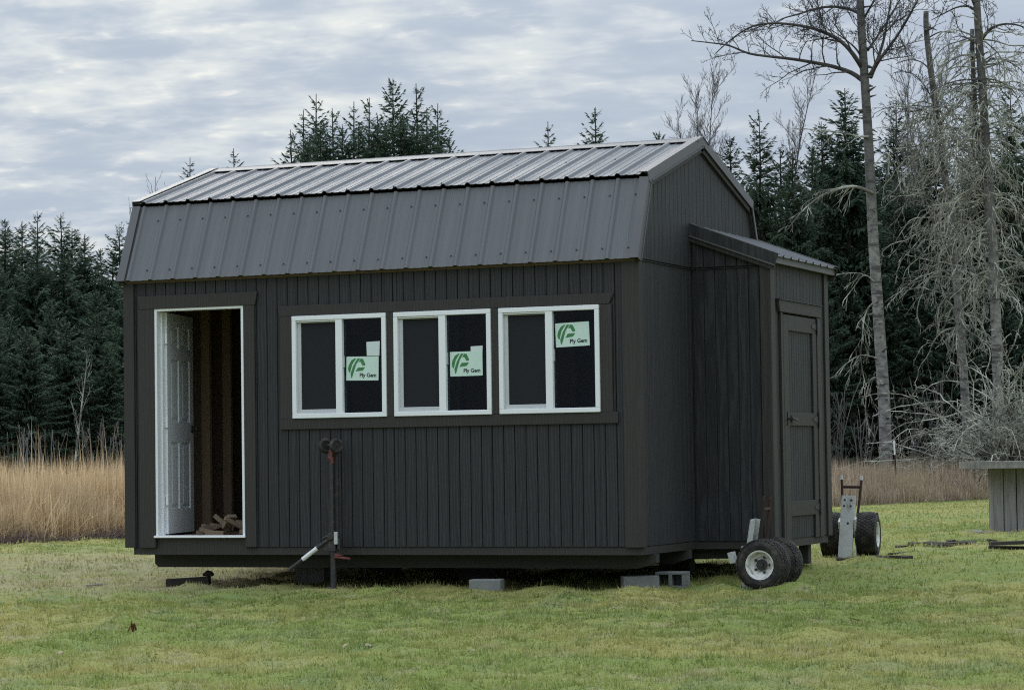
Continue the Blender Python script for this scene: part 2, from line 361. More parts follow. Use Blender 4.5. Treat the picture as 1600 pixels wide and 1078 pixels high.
def glass_mat():
    global nt
    m = bpy.data.materials.new('window_glass'); m.use_nodes = True; nt = m.node_tree; nt.nodes.clear()
    f = N('ShaderNodeFresnel'); f.inputs[0].default_value = 1.22
    g = N('ShaderNodeBsdfGlossy'); g.inputs['Roughness'].default_value = .03; g.inputs[0].default_value = (.9, .95, 1, 1)
    t = N('ShaderNodeBsdfTransparent'); t.inputs[0].default_value = (.62, .66, .70, 1)
    x = N('ShaderNodeMixShader'); L(f.outputs[0], x.inputs[0]); L(t.outputs[0], x.inputs[1]); L(g.outputs[0], x.inputs[2])
    o = N('ShaderNodeOutputMaterial'); L(x.outputs[0], o.inputs[0]); return m
M['glass'] = glass_mat()

# ------------------------------------------------------------------ ground
def axis(lo, hi, a, b, step):
    mid = list(np.arange(a, b, step)); out = []; x, s = a, step
    while x > lo: s *= 1.25; x -= s; out.append(max(x, lo))
    up = []; x, s = mid[-1], step
    while x < hi: s *= 1.25; x += s; up.append(min(x, hi))
    return np.array(out[::-1] + mid + up)
def axis2(lo, a0, a, b, b1, hi, fine, mid): return np.concatenate([axis(lo, a0 + 1, a0, a0 + .5, mid)[:-1], np.arange(a0 + .5, a, mid), np.arange(a, b, fine), np.arange(b, b1, mid), axis(b1 - 1, hi, b1, b1 + .5, mid)[1:]])
gx, gy = np.unique(np.round(axis2(-1500, -20, -5.5, 8.5, 14, 1500, .075, .3), 4)), np.unique(np.round(axis2(-1500, -14, -9.8, 3.0, 42, 2500, .075, .3), 4))
X, Y = np.meshgrid(gx, gy, indexing='ij'); Z = ground_z(X, Y); nx, ny = X.shape
me = bpy.data.meshes.new('ground'); idx = np.arange(nx * ny).reshape(nx, ny)
q = np.stack([idx[:-1, :-1], idx[1:, :-1], idx[1:, 1:], idx[:-1, 1:]], -1).reshape(-1, 4)
me.vertices.add(nx * ny); me.vertices.foreach_set('co', np.stack([X, Y, Z], -1).reshape(-1).astype(np.float32))
me.loops.add(q.size); me.loops.foreach_set('vertex_index', q.reshape(-1).astype(np.int32))
me.polygons.add(len(q)); me.polygons.foreach_set('loop_start', np.arange(len(q), dtype=np.int32) * 4)
me.polygons.foreach_set('use_smooth', [True] * len(q)); me.materials.append(M['ground']); me.update(calc_edges=True)
g_o = bpy.data.objects.new('ground', me); COL.objects.link(g_o); g_o['kind'] = 'structure'

# ------------------------------------------------------------------ the shed
SH = empty('shed', (0, 0, 0))
tag(SH, 'dark brown gambrel roofed shed with ribbed metal roof, three white windows and open white door', 'shed')
LEN, DEP = 4.877, 3.278
PITCH, PW = .1016, .0955
def split_cells(a0, a1, z0, z1, holes):
    xs = sorted({a0, a1, *[h for H in holes for h in H[:2] if a0 < h < a1]})
    for xa, xb in zip(xs[:-1], xs[1:]):
        hs = sorted([(H[2], H[3]) for H in holes if H[0] < xb - 1e-6 and H[1] > xa + 1e-6]); z = z0
        for h0, h1 in hs:
            if h0 > z + 1e-6: yield xa, xb, z, min(h0, z1)
            z = max(z, h1)
        if z < z1 - 1e-6: yield xa, xb, z, z1
DOOR = (-4.579, -3.682, -.1, 2.125)
WINX = (-3.193, -2.215, -1.238); WW, WB, WT = .904, 1.118, 2.007
HOLES = [DOOR] + [(x + .02, x + WW - .02, WB + .02, WT - .02) for x in WINX]
def plank(parent, wall, a, b, z0, z1, z1b=None):
    """one grooved board of the siding; z1b is the height of its far edge where a roof slope cuts it"""
    m = MB(); z1b = z1 if z1b is None else z1b; e = .0025
    o, A, Nn = wall           # origin, direction along the wall, outward normal
    o, A, Nn = Vector(o), Vector(A), Vector(Nn)
    def P(t, n, z): return o + A * t + Nn * n + Vector((0, 0, z))
    prof = [(a, -.012), (a, -e * 1.4), (a + e, 0), (b - e, 0), (b, -e * 1.4), (b, -.012)]
    lo = [P(t, n, z0) for t, n in prof]; hi = [P(t, n, z1 + (z1b - z1) * (t - a) / (b - a)) for t, n in prof]
    k = len(prof)
    m.add(lo + hi, [tuple(range(k)), tuple(range(k, 2 * k))[::-1]] + [(i, (i + 1) % k, k + (i + 1) % k, k + i) for i in range(k)])
    return m.build('siding_plank', M['siding'], parent)
# front wall
fw = MB()
for xa, xb, za, zb in split_cells(-LEN + .01, -.012, .0, 2.36, HOLES):
    fw.box(xa, xb, .012, .024, za, zb, 0); fw.box(xa, xb, .0245, .034, za, zb, 1)
front = fw.build('front_wall', [M['siding'], M['osb']], SH)
FW = ((0, 0, 0), (1, 0, 0), (0, -1, 0)); x = -3.25 - 16 * PITCH
while x < 0:
    a, b = max(x + .003, -LEN + .004), min(x + PITCH - .003, -.004)
    if b - a > .01:
        for xa, xb, za, zb in split_cells(a, b, .008, 2.36, HOLES): plank(front, FW, xa, xb, za, zb)
    x += PITCH
# gambrel outline (siding side), y -> z
def gz(y):
    y = min(y, DEP - y) if y > DEP / 2 else y
    if y < .27: return 2.36 + (3.055 - 2.36) * (y + .03) / .30
    return 3.055 + (3.475 - 3.055) * (y - .27) / (DEP / 2 - .27)
right = MB(); PR = [(0., .0), (DEP, .0), (DEP, gz(DEP) - .02), (DEP - .27, gz(.27) - .02), (DEP / 2, gz(DEP / 2) - .02), (.27, gz(.27) - .02), (0., gz(0) - .02)]
right.prism([(-.024, y, z) for y, z in PR], (.012, 0, 0)); right.prism([(-.036, y, z) for y, z in PR], (.0115, 0, 0), 1)
right = right.build('gable_wall', [M['siding'], M['osb']], SH)
GW = ((0, 0, 0), (0, 1, 0), (1, 0, 0)); y = .01
while y < DEP:
    a, b = y + .003, min(y + PITCH - .003, DEP - .002)
    if b - a > .02 and not (1.44 < a and b < 3.05): plank(right, GW, a, b, .008, 2.366)
    if b - a > .02:
        cuts = [a] + [c for c in (.27, DEP / 2, DEP - .27) if a < c < b] + [b]
        for c0, c1 in zip(cuts[:-1], cuts[1:]): plank(right, ((.006, 0, 0), (0, 1, 0), (1, 0, 0)), c0, c1, 2.384, gz(c0) - .015, gz(c1) - .015)
    y += PITCH
MB().box(-.005, .011, 0, DEP, 2.366, 2.372).build('seam_flashing', M['siding'], right)
# far gable and back wall (not in view, close the building)
lw = MB(); lw.prism([(-LEN + .0, y, z) for y, z in PR], (.012, 0, 0)); lw.prism([(-LEN + .0125, y, z) for y, z in PR], (.0115, 0, 0), 1)
left = lw.build('end_wall', [M['siding'], M['osb']], SH)
bw = MB(); bw.box(-LEN + .03, -.04, DEP - .02, DEP, 0, 2.36, 0); bw.box(-LEN + .03, -.04, DEP - .032, DEP - .0205, 0, 2.36, 1)
back = bw.build('back_wall', [M['siding'], M['osb']], SH)
for k in range(9):
    y = .08 + k * .406
    if y < DEP - .1: MB().box(-LEN + .025, -LEN + .114, y, y + .038, .10, 2.36).build('wall_stud', M['stud'], left)
for k in range(12):
    xs = -LEN + .2 + k * .406
    if xs < -.1: MB().box(xs, xs + .038, DEP - .122, DEP - .033, .10, 2.36).build('wall_stud', M['stud'], back)
MB().box(-LEN + .03, -.04, .036, DEP - .033, .06, .098).build('floor_deck', M['osb'], SH)
# rim boards and skids
rim = MB(); rim.box(-LEN + .055, 0.0, .013, .05, -.062, .086); rim.build('rim_board', M['trim'], SH)
MB().box(-.04, 0.002, .051, 1.372, -.062, .0).build('rim_board', M['trim'], SH)
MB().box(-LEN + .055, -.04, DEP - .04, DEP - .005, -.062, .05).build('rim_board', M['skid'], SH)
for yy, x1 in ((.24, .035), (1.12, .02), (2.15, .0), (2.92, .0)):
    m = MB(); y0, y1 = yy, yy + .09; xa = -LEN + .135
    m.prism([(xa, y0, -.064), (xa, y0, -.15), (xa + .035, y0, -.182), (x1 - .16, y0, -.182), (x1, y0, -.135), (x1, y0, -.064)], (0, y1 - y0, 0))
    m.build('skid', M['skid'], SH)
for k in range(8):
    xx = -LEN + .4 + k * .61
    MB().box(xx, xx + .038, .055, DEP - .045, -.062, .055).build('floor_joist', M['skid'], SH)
# corner boards and door / window trim
def board(name, x0, x1, y0, y1, z0, z1, parent=SH, m='trim', bev=.003): return MB().box(x0, x1, y0, y1, z0, z1).build(name, M[m], parent, bevel=bev)
board('corner_board', -LEN - .018, -LEN + .088, -.019, -.0005, .0, 2.362)
board('corner_board', -LEN - .018, -LEN - .001, .0, .09, .0, 2.34)
board('corner_board', -.135, .019, -.019, -.0005, .0, 2.362)
board('corner_board', .0008, .0185, .0005, .07, .0, 2.35)
dt = board('door_trim', -4.742, -4.581, -.0195, -.0005, -.0, 2.117)
board('door_trim', -3.678, -3.568, -.0195, -.0005, .006, 2.117)
MB().prism([(-4.728, -.0215, 2.120), (-3.562, -.0215, 2.120), (-3.536, -.0215, 2.237), (-4.748, -.0215, 2.237)], (0, .021, 0)).build('door_header', M['trim'], SH, bevel=.003)
MB().prism([(-3.322, -.0215, 2.010), (-.250, -.0215, 2.010), (-.202, -.0215, 2.100), (-3.334, -.0215, 2.100)], (0, .021, 0)).build('window_header', M['trim'], SH, bevel=.003)
board('window_sill', -3.322, -.183, -.0215, -.0005, 1.024, 1.1165)
board('window_trim', -3.318, WINX[0] - .002, -.0195, -.0005, 1.1185, 2.008)
board('window_trim', WINX[2] + WW + .002, -.226, -.0195, -.0005, 1.1185, 2.008)
for i in (0, 1): board('window_trim', WINX[i] + WW + .002, WINX[i + 1] - .002, -.0195, -.0005, 1.1185, 2.008)

# ---- windows
def text_mesh(txt, size):
    cu = bpy.data.curves.new('txt', 'FONT'); cu.body = txt; cu.size = size; cu.offset = size * .034; cu.resolution_u = 3
    o = bpy.data.objects.new('txt', cu); COL.objects.link(o); dg = bpy.context.evaluated_depsgraph_get()
    me = bpy.data.meshes.new_from_object(o.evaluated_get(dg)); vs = [tuple(v.co) for v in me.vertices]; fs = [tuple(p.vertices) for p in me.polygons]
    bpy.data.objects.remove(o); bpy.data.curves.remove(cu); bpy.data.meshes.remove(me); return vs, fs
TXT = text_mesh('Ply Gem', 1.0); TW = max(v[0] for v in TXT[0])
def sticker(parent, x0, x1, z0, z1, y, lean=0.):
    m = MB(); w, h = x1 - x0, z1 - z0
    def P(u, v, d): return (x0 + u * w + lean * (v - .5) * h, y - d, z0 + v * h + lean * (u - .5) * w * -1)
    def poly(pts, d0, d1, mi):
        n = len(pts); m.add([P(u, v, d0) for u, v in pts] + [P(u, v, d1) for u, v in pts], [tuple(range(n, 2 * n))] + [(i, (i + 1) % n, n + (i + 1) % n, n + i) for i in range(n)], mi)
    poly([(0.012, 0), (.988, 0), (1, .02), (1, .98), (.988, 1), (.012, 1), (0, .98), (0, .02)], 0, .0012, 0)
    for pl in ([(.053, .50), (.077, .645), (.155, .84), (.25, .92), (.305, .92), (.183, .67), (.112, .31), (.07, .38)],
               [(.34, .92), (.43, .92), (.305, .67), (.183, .12), (.155, .10), (.13, .29), (.218, .625)],
               [(.445, .92), (.515, .90), (.586, .695), (.586, .625), (.505, .615), (.445, .77), (.375, .77)],
               [(.358, .54), (.586, .555), (.515, .41), (.288, .375)]):
        poly(pl, .0012, .0017, 1)
    s = .52 / TW; vs = [P(.41 + a * s, .145 + b * s * w / h, .0016) for a, b, c in TXT[0]]; m.add(vs, TXT[1], 2)
    o = m.build('product_sticker', [M['card'], M['green'], M['ink']], parent); return o
STK = [((-2.684, -2.376, 1.434, 1.640), .02), ((-1.703, -1.403, 1.447, 1.655), -.005), ((-.735, -.433, 1.668, 1.868), -.03)]
SCRAP = [(-2.487, -2.362, 1.641, 1.768), (-1.508, -1.400, 1.60, 1.700), None]
for i, wx in enumerate(WINX):
    x0, x1 = wx, wx + WW; f = MB(); fwid = .040; ya, yb = -.036, .05
    f.box(x0, x1, ya, yb, WT - fwid, WT); f.box(x0, x1, ya, yb, WB, WB + fwid)
    f.box(x0, x0 + fwid, ya + .0003, yb, WB + fwid, WT - fwid); f.box(x1 - fwid, x1, ya + .0003, yb, WB + fwid, WT - fwid)
    xm0, xm1 = x0 + .422, x0 + .486
    f.box(xm0, xm1, ya + .004, yb, WB + fwid, WT - fwid)
    win = f.build('window', M['white'], SH, bevel=.004)
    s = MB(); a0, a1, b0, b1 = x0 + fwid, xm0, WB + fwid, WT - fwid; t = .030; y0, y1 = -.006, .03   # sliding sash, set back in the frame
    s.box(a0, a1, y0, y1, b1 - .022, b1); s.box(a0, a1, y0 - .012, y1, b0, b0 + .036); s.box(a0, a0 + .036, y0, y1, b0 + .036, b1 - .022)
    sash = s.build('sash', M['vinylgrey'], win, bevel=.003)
    MB().box(a0 + .005, a1, y0 - .022, y0 - .012, b1 - .012, b1 - .003).build('screen_track', M['white'], win)
    MB().box(a0 + .036, a1, .004, .0055, b0 + .036, b1 - .022).build('insect_screen', M['screen'], win)
    MB().box(a0 + .036, a1, .016, .020, b0 + .036, b1 - .022).build('pane', M['glass'], win)
    MB().box(xm1, x1 - fwid, .006, .010, b0, b1).build('pane', M['glass'], win)
    MB().box(xm1 - .002, xm1 + .010, -.022, .004, 1.60 - .05, 1.60 + .05).build('latch', M['vinylgrey'], win)
    (sx0, sx1, sz0, sz1), lean = STK[i]
    sticker(win, sx0, sx1, sz0, sz1, .0045, lean)
    if SCRAP[i]:
        c = SCRAP[i]; m = MB(); m.add([(c[0], .0055, c[2] + .004), (c[1] - .006, .0055, c[2]), (c[1], .0055, c[3]), (c[0] - .003, .0055, c[3] - .004), (c[0], .0046, c[2] + .004), (c[1] - .006, .0046, c[2]), (c[1], .0046, c[3]), (c[0] - .003, .0046, c[3] - .004)],
              [(0, 1, 2, 3), (4, 5, 6, 7), (0, 1, 5, 4), (1, 2, 6, 5), (2, 3, 7, 6), (3, 0, 4, 7)]); m.build('paper_tag', M['paper'], win)

# ---- entrance: white jamb, threshold and the six panel door swung inwards
jamb = MB(); jamb.box(-4.579, -4.556, -.012, .115, .108, 2.10); jamb.box(-3.705, -3.682, -.012, .115, .108, 2.10); jamb.box(-4.579, -3.682, -.012, .115, 2.1005, 2.124)
jamb.box(-4.5555, -4.542, .06, .09, .108, 2.09); jamb.box(-3.719, -3.7055, .06, .09, .108, 2.09)
jamb = jamb.build('door_jamb', M['white'], SH)
MB().box(-4.590, -3.674, -.034, .125, .0875, .1070).build('threshold', M['white'], SH, bevel=.003)
DO = bpy.data.objects.new('entrance_door', None)
ang = math.radians(104); hx, hy = -4.528, .118
def door_mesh():
    m = MB(); w, h, t = .845, 1.975, .0445; z0 = .118
    def bx(u0, u1, v0, v1, d0, d1): m.box(u0, u1, d0, d1, z0 + v0, z0 + v1)
    us = [0, .115, .375, .47, .73, w]; vs = [0, .22, .82, 1.0, 1.56, 1.665, 1.86, h]
    pans = [(us[a], us[a + 1], vs[b], vs[b + 1]) for a in (1, 3) for b in (1, 3, 5)]
    for xa, xb, za, zb in split_cells(0, w, 0, h, pans): bx(xa, xb, za, zb, 0, t)
    for xa, xb, za, zb in pans:
        bx(xa, xb, za, zb, .012, t - .012)
        e = .045
        for d0, d1 in ((.012, .003), (t - .012, t - .003)):   # raised field with bevelled sides
            m.add([(xa + .018, d0, z0 + za + .018), (xb - .018, d0, z0 + za + .018), (xb - .018, d0, z0 + zb - .018), (xa + .018, d0, z0 + zb - .018), (xa + e, d1, z0 + za + e), (xb - e, d1, z0 + za + e), (xb - e, d1, z0 + zb - e), (xa + e, d1, z0 + zb - e)],
                  [(4, 5, 6, 7), (0, 1, 5, 4), (1, 2, 6, 5), (2, 3, 7, 6), (3, 0, 4, 7)])
    return m
door = door_mesh().build('entrance_door', M['doorwhite'], SH, loc=(hx, hy, 0)); door.rotation_euler = (0, 0, ang)
bpy.data.objects.remove(DO)
kn = MB()
for sgn, base in ((-1, 0.), (1, .0445)):
    kn.lathe((.785, base, 1.06), (0, sgn, 0), [(0, .0), (.0, .032), (.008, .032), (.012, .013), (.03, .012), (.036, .024), (.05, .028), (.062, .022), (.066, .0)], 14, close=False)
kn.build('door_knob', M['iron'], door, smooth=True)
for hz in (.42, 1.11, 1.86):
    MB().box(-.022, .010, -.006, .014, hz - .045, hz + .045).build('hinge', M['white'], door)

# ---- metal roof
EY, EZ, BY, BZ, RY, RZ = -.067, 2.372, .234, 3.062, DEP / 2, 3.522
UY, UZ = .204, 3.086                     # lower edge of the upper sheets
rx0, rx1 = -LEN - .045, .020
def slab(y0, z0, y1, z1, th):
    d = Vector((0, y1 - y0, z1 - z0)).normalized(); n = Vector((0, -d.z, d.y))
    if n.z < 0: n = -n
    return d, n
roof = MB()
for (y0, z0, y1, z1) in ((-.03, 2.362, .25, 3.05), (.25, 3.05, RY, 3.49), (DEP + .03, 2.362, DEP - .25, 3.05), (DEP - .25, 3.05, RY, 3.49)):
    d, n = slab(y0, z0, y1, z1, .02)
    roof.prism([(rx0 + .03, y0, z0), (rx0 + .03, y1, z1), (rx0 + .03, y1 - n.y * .02, z1 - n.z * .02), (rx0 + .03, y0 - n.y * .02, z0 - n.z * .02)], (rx1 - rx0 - .035, 0, 0))
roof = roof.build('roof', M['osb'], SH)
RP = .2286; S0 = -.922
def rib_profile(x0, x1):
    """(x, height) across a sheet: tall ribs every 9 inches and two low stiffeners between"""
    pts = []
    k = math.floor((x0 - S0) / RP) - 1
    while S0 + k * RP < x1 + RP:
        c = S0 + k * RP
        for a, h in ((-.027, 0), (-.011, .019), (.011, .019), (.027, 0), (.064, 0), (.070, .0035), (.083, .0035), (.089, 0), (.140, 0), (.146, .0035), (.159, .0035), (.165, 0)): pts.append((c + a, h))
        k += 1
    def at(x):
        for (a, h), (b, g) in zip(pts[:-1], pts[1:]):
            if a <= x <= b: return h + (g - h) * (x - a) / max(b - a, 1e-9)
        return 0
    return [(x0, at(x0))] + [(x, h) for x, h in pts if x0 + 1e-4 < x < x1 - 1e-4] + [(x1, at(x1))]
def sheet(parent, xs, y0, z0, y1, z1, lift=0., mname='roof', along=None, name='roof_panel'):
    d, n = slab(y0, z0, y1, z1, 0); m = MB(); pr = rib_profile(*xs); k = len(pr); th = .0035
    def P(x, h, y, z): return Vector((x, y, z)) + n * (h + lift)
    V = []
    for t, (y, z) in ((0, (y0, z0)), (1, (y1, z1))):
        V += [P(x, h, y, z) for x, h in pr] + [P(x, h - th, y, z) for x, h in pr]
    F = []
    for i in range(k - 1):
        F += [(i, i + 1, 2 * k + i + 1, 2 * k + i), (k + i, k + i + 1, 3 * k + i + 1, 3 * k + i), (i, i + 1, k + i + 1, k + i), (2 * k + i, 2 * k + i + 1, 3 * k + i + 1, 3 * k + i)]
    F += [(0, k, 3 * k, 2 * k), (k - 1, 2 * k - 1, 4 * k - 1, 3 * k - 1)]
    m.add(V, F); return m.build(name, M[mname], parent)
seams = [rx0] + [S0 - .9144 * k + .016 for k in (4, 3, 2, 1, 0)] + [rx1]
for i, (xa, xb) in enumerate(zip(seams[:-1], seams[1:])):
    lf = .0012 * (i % 2)
    sheet(roof, (xa + .001, xb + .006 if xb < rx1 else xb), EY, EZ, BY, BZ, .006 + lf)
    sheet(roof, (xa + .001, xb + .006 if xb < rx1 else xb), UY, UZ, RY - .03, RZ - .005, .008 + lf)
    sheet(roof, (xa + .001, xb + .006 if xb < rx1 else xb), DEP - EY, EZ, DEP - BY, BZ, .006 + lf)
    sheet(roof, (xa + .001, xb + .006 if xb < rx1 else xb), DEP - UY, UZ, RY + .03, RZ - .005, .008 + lf)
# ridge cap: bent sheet resting on the ribs
m = MB(); cw = .15; sl = (RZ - UZ) / (RY - UY); lift = .032; th = .004
pr = [(RY - cw, RZ - cw * sl + lift - .012), (RY - cw, RZ - cw * sl + lift), (RY - .03, RZ - .03 * sl + lift + .004), (RY - .012, RZ + lift + .004), (RY + .012, RZ + lift + .004), (RY + .03, RZ - .03 * sl + lift + .004), (RY + cw, RZ - cw * sl + lift), (RY + cw, RZ - cw * sl + lift - .012)]
poly = pr + [(y, z - th) for y, z in pr[1:-1]][::-1]
k = len(poly)
m.add([(rx0 - .002, y, z) for y, z in poly] + [(rx1 + .03, y, z) for y, z in poly], [(i, (i + 1) % k, k + (i + 1) % k, k + i) for i in range(k)])
n_ = len(pr)
for side in (0, k):
    m.add([m.v[side + i] for i in range(k)], [(i, i + 1, k - 1 - i, (k - i) % k) for i in range(1, 6)])
m.build('ridge_cap', M['rooftrim'], roof)
# rake trim along both gable ends (steel angle) with a painted board under it on the near gable
def rake(xe, sgn):
    segs = [((EY - .005, EZ - .004), (BY - .012, BZ + .0)), ((UY - .012, UZ + .0), (RY, RZ + .012)), ((DEP - UY + .012, UZ), (RY, RZ + .012)), ((DEP - EY + .005, EZ - .004), (DEP - BY + .012, BZ))]
    for si, ((y0, z0), (y1, z1)) in enumerate(segs):
        d, n = slab(y0, z0, y1, z1, 0); p0, p1 = Vector((0, y0, z0)), Vector((0, y1, z1)); steep = si in (0, 3); hgt = .062 if steep else .085
        m = MB(); o = n * (.030 if not steep else .028)
        a = [Vector((xe - sgn * .05, 0, 0)) + o, Vector((xe + sgn * .030, 0, 0)) + o, Vector((xe + sgn * .034, 0, 0)) - n * hgt + o, Vector((xe + sgn * .026, 0, 0)) - n * hgt + o, Vector((xe + sgn * .024, 0, 0)) + o - n * .006, Vector((xe - sgn * .05, 0, 0)) + o - n * .006]
        m.add([p0 + q for q in a] + [p1 + q for q in a], [(i, (i + 1) % 6, 6 + (i + 1) % 6, 6 + i) for i in range(6)] + [(0, 1, 4, 5), (1, 2, 3, 4), (6, 7, 10, 11), (7, 8, 9, 10)])
        m.build('rake_trim', M['rooftrim'], roof)
        m = MB(); w0 = hgt - .012; w1 = w0 + (.035 if steep else .062)
        q0, q1 = Vector((xe - sgn * .018, 0, 0)) + o, Vector((xe + sgn * .0225, 0, 0)) + o
        b = [q0 - n * w0, q1 - n * w0, q1 - n * w1, q0 - n * w1]
        m.add([p0 + q for q in b] + [p1 + q for q in b], [(0, 1, 2, 3), (4, 5, 6, 7), (0, 1, 5, 4), (1, 2, 6, 5), (2, 3, 7, 6), (3, 0, 4, 7)])
        m.build('rake_board', M['trim'], roof)
        e = Vector((xe + sgn * .036, 0, 0)) + o - n * (hgt + .001); e2 = e - n * .010                  # bright hem of the steel trim
        m = MB(); bq = [e, e + Vector((sgn * .007, 0, 0)), e2 + Vector((sgn * .007, 0, 0)), e2]
        m.add([p0 + q for q in bq] + [p1 + q for q in bq], [(0, 1, 2, 3), (4, 5, 6, 7), (0, 1, 5, 4), (1, 2, 6, 5), (2, 3, 7, 6), (3, 0, 4, 7)]); m.build('trim_hem', M['rooftrim'], roof)
rake(.012, 1); rake(-LEN - .012, -1)
# screws with washers
m = MB()
def screw(c, n, r=.008):
    n = Vector(n); m.lathe(Vector(c), n, [(0, r), (.003, r), (.004, r * .55), (.009, r * .5), (.0091, 0)], 6, close=False)
dl, nl = slab(EY, EZ, BY, BZ, 0); du, nu = slab(UY, UZ, RY, RZ, 0)
k = -18
while S0 + k * RP < rx1:
    xx = S0 + k * RP - .055
    if xx > rx0 + .02:
        for s in (.10, .60): screw(Vector((xx, EY, EZ)) + dl * s * 1.0 + nl * .010, nl)
        if k % 2 == 0:
            for s in (.1, .75): screw(Vector((xx, UY, UZ)) + du * s + nu * .012, nu)
    k += 1
o = m.build('roof_screws', M['iron'], roof); o['kind'] = 'stuff'

# ---- side annex with its own little roof and door
AY0, AY1, AX = 1.370, 3.140, .707
aw = MB(); aw.prism([(.003, AY0 + .012, 0), (AX - .012, AY0 + .012, 0), (AX - .012, AY0 + .012, 2.40), (.003, AY0 + .012, 2.66)], (0, .012, 0)); near = aw.build('annex_side_wall', M['siding'], SH)
def az(x): return 2.705 - x * (2.705 - 2.43) / .72
x = .012
while x < AX:
    a, b = x + .004, min(x + PITCH - .003, AX - .002)
    if b - a > .02:
        plank(near, ((0, AY0, 0), (1, 0, 0), (0, -1, 0)), a, b, .008, 2.366)
        if a < .62: plank(near, ((0, AY0 - .006, 0), (1, 0, 0), (0, -1, 0)), a, b, 2.384, az(a) - .01, az(b) - .01)
    x += PITCH
MB().box(.006, .622, AY0 - .012, AY0 + .005, 2.367, 2.372).build('seam_flashing', M['siding'], near)
ADOOR = (1.700, 2.742, -.1, 1.985)
ow = MB()
for ya, yb, za, zb in split_cells(AY0 + .025, AY1 - .025, 0, 2.42, [ADOOR]): ow.box(AX - .024, AX - .012, ya, yb, za, zb)
outer = ow.build('annex_end_wall', M['siding'], SH)
y = AY0 + .02; OW = ((AX, 0, 0), (0, 1, 0), (1, 0, 0))
while y < AY1:
    a, b = y + .003, min(y + PITCH - .003, AY1 - .004)
    if b - a > .02:
        for ya, yb, za, zb in split_cells(a, b, .008, 2.42, [ADOOR]): plank(outer, OW, ya, yb, za, zb)
    y += PITCH
MB().prism([(.003, AY1 - .024, 0), (AX - .012, AY1 - .024, 0), (AX - .012, AY1 - .024, 2.40), (.003, AY1 - .024, 2.66)], (0, .024, 0)).build('annex_side_wall', M['siding'], SH)
board('corner_board', .628, AX + .0188, AY0 - .019, AY0 - .0005, 0, 2.40)
board('corner_board', AX + .0005, AX + .0185, AY0 + .0003, AY0 + .105, 0, 2.43)
board('corner_board', AX + .0005, AX + .0185, AY1 - .11, AY1 + .019, 0, 2.43)
MB().box(.0, AX - .004, AY0 + .012, AY0 + .05, -.062, .0).build('rim_board', M['skid'], SH)
MB().box(AX - .045, AX - .004, AY0 + .051, AY1 - .06, -.062, -.001).build('rim_board', M['trim'], SH)
MB().box(AX - .15, AX - .06, 2.62, 2.71, -.24, -.063).build('annex_post', M['skid'], SH)
MB().box(-.1, .62, AY0 + .12, AY0 + .21, -.15, -.063).build('annex_joist', M['skid'], SH)
# annex roof
ar = MB(); ar.prism([(.004, AY0 - .03, 2.715), (.745, AY0 - .03, 2.438), (.745, AY0 - .03, 2.453), (.004, AY0 - .03, 2.735)], (0, AY1 - AY0 + .08, 0)); ar = ar.build('annex_roof', M['skid'], SH)
ARY0, ARY1 = AY0 - .045, AY1 + .085
def asheet(y0, y1):
    m = MB(); pr = []
    c = AY0 + .13
    yy = y0; pr.append((y0, 0))
    while c < y1:
        if c - .027 > y0:
            for a, h in ((-.027, 0), (-.011, .019), (.011, .019), (.027, 0)):
                if y0 < c + a < y1: pr.append((c + a, h))
        c += RP
    pr.append((y1, 0)); k = len(pr); n = Vector((.29, 0, .776)).normalized(); V = []
    for x_, z_ in ((.0075, 2.750), (.803, 2.4525)):
        V += [Vector((x_, yv, z_)) + n * h for yv, h in pr] + [Vector((x_, yv, z_)) + n * (h - .004) for yv, h in pr]
    F = []
    for i in range(k - 1):
        F += [(i, i + 1, 2 * k + i + 1, 2 * k + i), (k + i, k + i + 1, 3 * k + i + 1, 3 * k + i), (i, i + 1, k + i + 1, k + i), (2 * k + i, 2 * k + i + 1, 3 * k + i + 1, 3 * k + i)]
    F += [(0, k, 3 * k, 2 * k), (k - 1, 2 * k - 1, 4 * k - 1, 3 * k - 1)]
    m.add(V, F); return m.build('roof_panel', M['roof'], ar)
asheet(ARY0, AY0 + .98); asheet(AY0 + .984, ARY1)
n_a = Vector((.29, 0, .776)).normalized()
for side, yy in ((-1, ARY0), (1, ARY1)):      # steel angle, hem and painted board down each side
    p0, p1 = Vector((.006, yy, 2.750)), Vector((.806, yy, 2.4515))
    def strip(name, mm, a0, a1, d0, d1, dz=Vector((0, 0, 0))):
        m = MB(); q = [Vector((0, side * a0, 0)) - n_a * d0, Vector((0, side * a1, 0)) - n_a * d0, Vector((0, side * a1, 0)) - n_a * d1, Vector((0, side * a0, 0)) - n_a * d1]
        m.add([p0 + v for v in q] + [p1 + v for v in q], [(0, 1, 2, 3), (4, 5, 6, 7), (0, 1, 5, 4), (1, 2, 6, 5), (2, 3, 7, 6), (3, 0, 4, 7)]); m.build(name, M[mm], ar)
    strip('rake_trim', 'rooftrim', -.04, .006, -.024, -.018); strip('rake_trim', 'siding', .0005, .006, -.0178, .085)  # side leg of the steel takes siding colour, its shade painted in
    strip('trim_hem', 'rooftrim', .0065, .014, .078, .090); strip('rake_board', 'trim', -.022, -.001, .083, .128)
fa = MB(); fa.prism([(.748, ARY0 + .004, 2.396), (.776, ARY0 + .004, 2.396), (.776, ARY0 + .004, 2.4585), (.748, ARY0 + .004, 2.4685)], (0, ARY1 - ARY0 - .012, 0)); fa.build('fascia', M['rooftrim'], ar)
